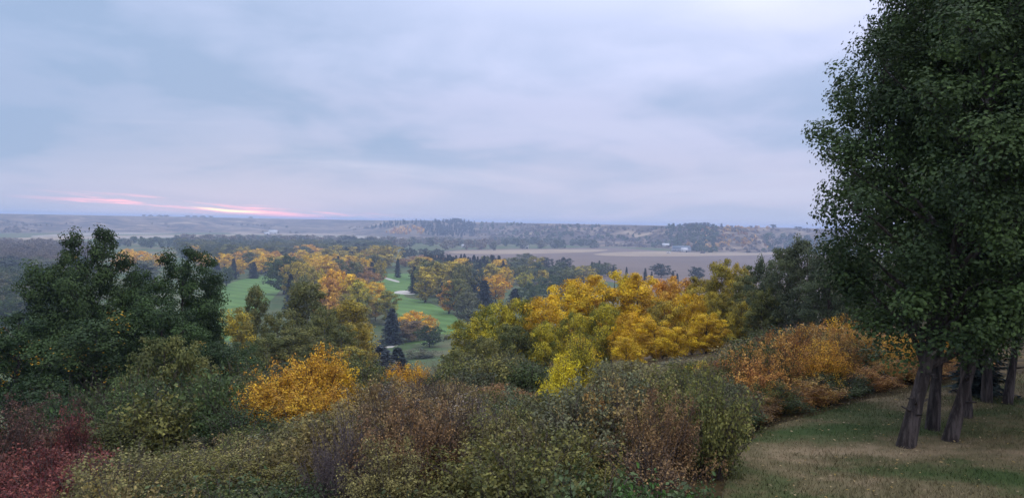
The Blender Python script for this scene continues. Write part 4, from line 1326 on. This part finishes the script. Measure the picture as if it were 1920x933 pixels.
def thicket_colour(px, py):
    if px < 90:
        return pick([('red', 5), ('wine', 4)]) if py < 905 else pick([('red', 3), ('wine', 2), ('tan', 1)])
    if px < 180:
        return pick([('red', 5), ('wine', 3), ('olive', 1)]) if py < 860 else pick([('tan', 3), ('olive', 3), ('wine', 1)])
    if px < 540:
        return pick([('tan', 4), ('olive', 5), ('greyol', 1)]) if py < 880 else pick([('olive', 4), ('tan', 2), ('green', 2)])
    if px < 880:
        if py > 860:
            return pick([('green', 5), ('olive', 3)])
        if py < 775 and px > 640:
            return pick([('mauve', 4), ('brown', 3), ('tan', 2), ('wine', .5)])
        return pick([('tan', 4), ('olive', 5), ('mauve', 1.5), ('greyol', 1)])
    if px < 1120:
        if py > 860:
            return pick([('brown', 3), ('tan', 4), ('olive', 2)])
        return pick([('greyol', 4), ('olive', 4), ('brown', 1), ('rust', .5)]) if py < 775 else pick([('brown', 3), ('tan', 4), ('rust', 1), ('olive', 3)])
    if px < 1300:
        if py > 835:
            return pick([('bright', 4), ('green', 3), ('brown', 1)])
        return pick([('greyol', 5), ('olive', 2), ('tan', 3)]) if py < 745 else pick([('rust', 2.5), ('brown', 4), ('tan', 3), ('mid', .6), ('olive', 2)])
    if py > 825:
        return pick([('bright', 5), ('green', 2)])
    return pick([('greyol', 4), ('mid', 1), ('rust', 1.5), ('brown', 2), ('olive', 2.5)])


def shrub_at(x, y, h, w, colour, label, group=None, proto=None, name='shrub', vary=0.26):
    z = gz(x, y)
    proto = proto or RN.choice(['shrub_a', 'shrub_b', 'shrub_c'])
    return plant(name, proto, (x, y, z - 0.02), h, w, colour, label, 'shrub', group, None, SH, vary=vary)


BANK_X = [1000, 1370, 1400, 1500, 1560, 1640, 1700, 2000]
BANK_Y = [684, 676, 640, 618, 612, 628, 640, 640]


def bank_h(x, y, h):
    """height kept low enough for the trees behind to show"""
    z = gz(x, y)
    px, py = project(x, y, z + h)
    lim = float(np.interp(px, BANK_X, BANK_Y)) + RN.uniform(-4, 16)
    return h - max(0.0, lim - py) / FPX * y


def lawn_gap(x, y):
    return y - float(lawn_y(x))


CAP_X = [-100, 0, 180, 300, 400, 500, 600, 660, 700, 800, 860, 950, 1000, 1100, 1200, 1300, 1400, 1460, 1600]
CAP_Y = [780, 800, 850, 860, 812, 795, 768, 742, 712, 696, 716, 718, 736, 722, 704, 700, 704, 704, 704]
MARKS = [("the big orange feathery bush", polar(545, 19)), ("the lemon yellow bush", polar(1062, 17)), ("the bare purplish tangle", polar(640, 10.5)),
         ("the rosy red bush", polar(130, 15)), ("the lawn's corner", (3.4, 12.2)), ("the golden shrubs under the spruces", polar(760, 33)), ("the grove's green foot trees", polar(930, 48))]


def mark_label(colour, h, x, y, proto):
    tone = {'red': 'dark red', 'wine': 'wine brown', 'olive': 'olive green', 'tan': 'straw and olive', 'brown': 'brown', 'mauve': 'mauve brown', 'rust': 'rust brown', 'rustor': 'rust orange', 'green': 'leafy green',
            'bright': 'bright green', 'mid': 'dark green', 'greyol': 'grey-green'}[colour]
    size = 'tall' if h > 1.45 else ('low' if h < 0.95 else 'knee-high' if h < 1.1 else 'mid-sized')
    form = 'thinly leaved ' if proto == 'shrub_thin' else ''
    nm, (mx, my) = min(MARKS, key=lambda m: (m[1][0] - x) ** 2 + (m[1][1] - y) ** 2)
    ds = crest_s(x, y) - crest_s(mx, my)
    dist = math.hypot(mx - x, my - y)
    rel = 'close to' if dist < 1.6 else ('downhill of' if ds > 1.0 else 'uphill of' if ds < -1.0 else 'level with')
    far = ' well' if dist > 5 and rel in ('downhill of', 'uphill of') else ''
    return f"{size} {tone} {form}shrub{far} {rel} {nm}"


n_sh = 0
d = 7.9
while d < 23:
    step = 0.80 + d * 0.026
    u = -0.70
    while u < 0.34:
        x = u * d + RN.uniform(-.25, .25); y = d + RN.uniform(-.3, .3)
        u += step / d * RN.uniform(0.85, 1.2)
        gap = lawn_gap(x, y)
        if gap < 0.75:
            continue
        h = (1.12 + 0.022 * d) * RN.uniform(0.58, 1.16)
        if x / y < -0.28:
            h *= 0.80
        if gap < 1.5:
            h *= 0.9
        z = gz(x, y)
        px, py = project(x, y, z + h)
        if py > 985 or px < -110:
            continue
        if d > 17 and not (430 < px < 1460):
            continue
        if px > 1120 and d < 14.5:
            h *= 1.12
        cap = float(np.interp(px, CAP_X, CAP_Y)) + RN.uniform(0, 26)
        if py < cap:
            h -= (cap - py) / FPX * y
            if h < 0.45:
                continue
            py = cap
        if 560 < px < 730 and d < 11.6 and py < 885:
            continue
        c = thicket_colour(px, py)
        pr = None
        if c == 'mauve':
            pr = 'shrub_thin'
        if c in ('bright', 'green') and py > 840:
            pr = 'shrub_low' if RN.random() < 0.5 else None
            h *= 0.8
        if c in ('tan', 'brown') and RN.random() < 0.3:
            pr = 'shrub_thin'
        shrub_at(x, y, h, (1.50 + 0.02 * d) * RN.uniform(0.75, 1.25), c, mark_label(c, h, x, y, pr), "shrubs in the thicket", proto=pr or RN.choice(['shrub_a', 'shrub_b', 'shrub_c']))
        n_sh += 1
    d += step * 0.95
print("thicket shrubs", n_sh)


def shrub_px(px, top, dist, wpx, colour, label, group=None, proto=None, name='shrub'):
    p = at(px, top, dist); z = gz(p[0], p[1])
    h = p[2] - z
    plant(name, proto or 'shrub_a', (p[0], p[1], z - 0.02), h, wpx / FPX * dist, colour, label, 'shrub', group, None, SH, vary=0.05)


# single bushes that stand out
for px, top, dd, w, lab in [(490, 722, 18.2, 95, "lowest feathery orange spray next to the dark low tree"), (532, 694, 18.8, 110, "broad feathery orange bush rising out of the olive shrubs"), (565, 672, 19.4, 100, "feathery orange bush with knobbly top among the olive shrubs"),
                            (600, 656, 20, 90, "tallest feathery orange spray of the orange bushes"), (645, 684, 20.4, 75, "golden feathery bush beside the dark gap under the poplars"), (560, 730, 18, 110, "orange bush with brown underside at the front of the orange bushes"), (620, 722, 19, 80, "orange bush under the tallest feathery spray")]:
    shrub_px(px, top, dd, w * 1.5, 'feather' if px < 630 else 'gold', lab, "feathery orange bushes", 'shrub_fan', 'orange_bush')
for px, top, w in [(705, 715, 46), (738, 690, 56), (775, 688, 60), (795, 700, 40)]:
    shrub_px(px, top, 33, w * 1.25, 'amber', "small golden yellow shrub under the spruces", "golden yellow shrubs under the spruces", 'shrub_tall', 'golden_shrub')
shrub_px(1062, 668, 17, 105, 'lime', "bright lemon yellow bush in the middle of the thicket", None, 'shrub_fan', 'yellow_bush')
shrub_px(1030, 715, 16, 60, 'lime', "lower lemon yellow spray hanging from the lemon yellow bush", None, 'shrub_fan', 'yellow_bush')
shrub_px(1085, 632, 24, 80, 'yelgreen', "yellow-green sapling behind the lemon yellow bush", None, 'shrub_tall', 'yellow_bush')
shrub_px(1310, 680, 21, 100, 'lime', "pale lemon bush peeping over the thicket near the lawn", None, 'shrub_fan', 'yellow_bush')
shrub_px(1108, 745, 12.2, 75, 'rustor', "rust orange bush below the lemon yellow bush", None, 'shrub_b', 'rust_bush')
shrub_px(130, 775, 15, 100, 'red', "red leaved bush with rosy top next to the dark trees", None, 'shrub_tall', 'red_bush')
shrub_px(30, 770, 14, 140, 'wine', "brownish red bush at the shaded end of the slope", None, 'shrub_tall', 'red_bush')
shrub_px(655, 800, 10.8, 170, 'mauve', "bare purplish tangle of twigs amid the olive shrubs", None, 'shrub_bare', 'bare_bush')
shrub_px(610, 835, 10.3, 130, 'mauve', "lower bare purplish twigs beside the bare tangle", None, 'shrub_bare', 'bare_bush')

# rust thicket along the lawn
GR = "rust shrubs along the lawn"
for i in range(46):
    k = i / 46
    x = 4.2 + k * 8.2 + RN.uniform(-.2, .2)
    off = RN.uniform(0.75, 1.1) if i % 3 == 0 else RN.uniform(1.5, 5.5)
    y = float(lawn_y(x)) + off
    hb = 0.55 if off < 1.2 else 0.95 + 0.10 * off
    c = pick([('rust', 3), ('rustor', 3), ('mid', 2)]) if off < 1.2 else (pick([('rustor', 5), ('rust', 3), ('orange', 1.2)]) if k > 0.22 or off < 2.6 else pick([('greyol', 2), ('olive', 4), ('tan', 3), ('rust', 1)]))
    lab = {'rust': "rust brown shrub in the bank along the lawn", 'rustor': "orange-brown shrub in the bank along the lawn", 'mid': "dark low shrub at the lawn's edge", 'orange': "bright orange shrub in the bank along the lawn",
           'greyol': "grey-green shrub in the bank beyond the thicket's corner", 'olive': "olive shrub in the bank beyond the thicket's corner", 'tan': "straw coloured shrub in the bank beyond the thicket's corner"}[c]
    hb = bank_h(x, y, hb * RN.uniform(0.85, 1.15))
    if hb < 0.25:
        continue
    shrub_at(x, y, hb, RN.uniform(1.3, 1.9), c, lab, GR + " (" + c + ")", name='bank_shrub')
for i in range(30):
    x = 5.5 + i / 30 * 9.5 + RN.uniform(-.4, .4); y = float(lawn_y(x)) + RN.uniform(5.5, 13)
    c = pick([('greyol', 2), ('olive', 4), ('tan', 2)]) if i < 12 else pick([('rustor', 3), ('rust', 2), ('olive', 2), ('orange', 1)])
    lab = {'greyol': "grey-green shrub under the trees behind the rust bank", 'olive': "olive shrub under the trees behind the rust bank", 'tan': "straw coloured shrub under the trees behind the rust bank",
           'rustor': "orange-brown shrub under the trees behind the rust bank", 'rust': "rust shrub under the trees behind the rust bank", 'orange': "orange shrub under the trees behind the rust bank"}[c]
    hb = bank_h(x, y, RN.uniform(1.0, 1.7))
    if hb < 0.25:
        continue
    shrub_at(x, y, hb, RN.uniform(1.8, 2.5), c, lab, "shrubs under the trees (" + c + ")", 'shrub_far', name='bank_shrub')
shrub_px(1575, 602, 24, 90, 'feather', "bright orange sapling above the rust bank", None, 'shrub_tall', 'orange_sapling')
shrub_px(1695, 628, 23, 90, 'amber', "bright orange bush glowing beside the scarred trunk", None, 'shrub_tall', 'orange_bush')
shrub_px(1786, 622, 24, 60, 'amber', "orange bush showing between the lawn tree trunks", None, 'shrub_tall', 'orange_bush')
for px, top, dd, w, c in [(1735, 640, 26, 110, 'olive'), (1800, 650, 27, 110, 'wine'), (1850, 640, 28, 120, 'brown'), (1900, 640, 27, 120, 'wine'), (1960, 640, 27, 120, 'brown')]:
    shrub_px(px, top, dd, w, c, {'olive': "olive bush behind the lawn tree trunks", 'wine': "wine brown bush behind the lawn tree trunks", 'brown': "brown bush behind the lawn tree trunks"}[c], "bushes behind the lawn trees (" + c + ")", 'shrub_tall')
p = ground_hit(1836, 738, 46.2)
plant('evergreen_shrub', 'spruce_b', (p[0], p[1], gz(p[0], p[1])), 1.9, 1.3, 'spruce', "black-green cone of an evergreen between the shaded trunks", 'shrub', None, None, ('trunk', 'crown'))
p = ground_hit(1416, 786, 46.2)
shrub_at(p[0], p[1], 0.28, 0.35, 'mid', "tiny dark plant alone at the lawn's corner", None, 'shrub_low', 'small_plant')

# scrub further down the slope, between the thicket and the poplars
SCRUB = {'mid': "dark green", 'olive': "olive", 'greyol': "grey-green", 'tan': "straw coloured", 'dark': "blackish green"}
def scrub(n, x0, x1, d0, d1, h0, h1, w0, w1, cols, where):
    for i in range(n):
        px = x0 + (x1 - x0) * ((i * 0.618034 + 0.3) % 1); dd = d0 + (d1 - d0) * (i + RN.random()) / n
        x, y = polar(px, dd)
        if lawn_gap(x, y) < 1.0:
            continue
        c = pick(cols)
        hh = RN.uniform(h0, h1)
        if px > 1000:
            hh = bank_h(x, y, hh)
            if hh < 0.25:
                continue
        shrub_at(x, y, hh, RN.uniform(w0, w1), c, SCRUB[c] + " scrub bush " + where, "scrub " + where, RN.choice(['shrub_far', 'shrub_tall']), name='scrub_bush')

scrub(26, 835, 1010, 25, 42, 0.9, 1.6, 1.6, 2.3, [('mid', 3), ('olive', 3), ('greyol', 2)], "in front of the grove's green foot trees")
scrub(40, 1040, 1390, 26, 50, 0.7, 1.2, 1.6, 2.4, [('mid', 2), ('olive', 3), ('tan', 2)], "under the golden aspens")
scrub(26, 430, 690, 22, 40, 1.3, 2.2, 1.9, 2.8, [('mid', 3), ('olive', 3), ('dark', 2)], "on the slope behind the orange feathery bush")
scrub(64, 1330, 1640, 20, 48, 0.8, 1.4, 1.7, 2.5, [('mid', 2), ('olive', 4), ('tan', 2)], "between the rust bank and the grey-green trees")
scrub(34, 90, 480, 16, 27, 1.1, 2.0, 1.7, 2.6, [('mid', 3), ('olive', 3), ('dark', 4)], "under the olive tree and the dark clump")

# ------------------------------------------------------------------ evening haze
def build_haze():
    m, w = new_mat("haze_air")
    v = w.n('ShaderNodeVolumePrincipled')
    v.inputs['Color'].default_value = (0.56, 0.70, 1.0, 1.0)
    v.inputs['Density'].default_value = 2.4e-4
    v.inputs['Anisotropy'].default_value = 0.1
    out = w.n('ShaderNodeOutputMaterial')
    w.t.links.new(v.outputs[0], out.inputs['Volume'])
    g = Geo()
    g.box((0, 0, (66 - 1.5) / 2), (19400, 19400, 66 + 1.5))
    o = link('haze', g.mesh('haze', m), kind='stuff', label="thin blue evening haze filling the valley", category="haze")


build_haze()
print("plants", N_OBJ[0], "objects", len(bpy.data.objects), "unique tris", sum(len(m.polygons) for m in bpy.data.meshes))

# things of one group that share a label are told apart by build where they differ in it
def refine_labels():
    by = {}
    for o in bpy.data.objects:
        if o.parent is None and 'group' in o and 'label' in o:
            by.setdefault((o['group'], o['label']), []).append(o)
    sizes = ('tall', 'short', 'small', 'low', 'big', 'little', 'tallest', 'mid-sized', 'knee-high', 'broad', 'slim')
    for (g, lab), obs in by.items():
        if len(obs) < 3 or len(lab.split()) > 14 or any(wd in sizes for wd in lab.split()[:2]):
            continue
        hs = sorted(o.scale[2] for o in obs); ws = sorted(o.scale[0] / o.scale[2] for o in obs)
        n = len(obs)
        for o in obs:
            a = 'tall ' if o.scale[2] >= hs[(2 * n) // 3] else ('short ' if o.scale[2] < hs[n // 3] else '')
            r = o.scale[0] / o.scale[2]
            b = 'broad ' if r >= ws[(2 * n) // 3] else ('slim ' if r < ws[n // 3] else '')
            o['label'] = a + b + lab


refine_labels()
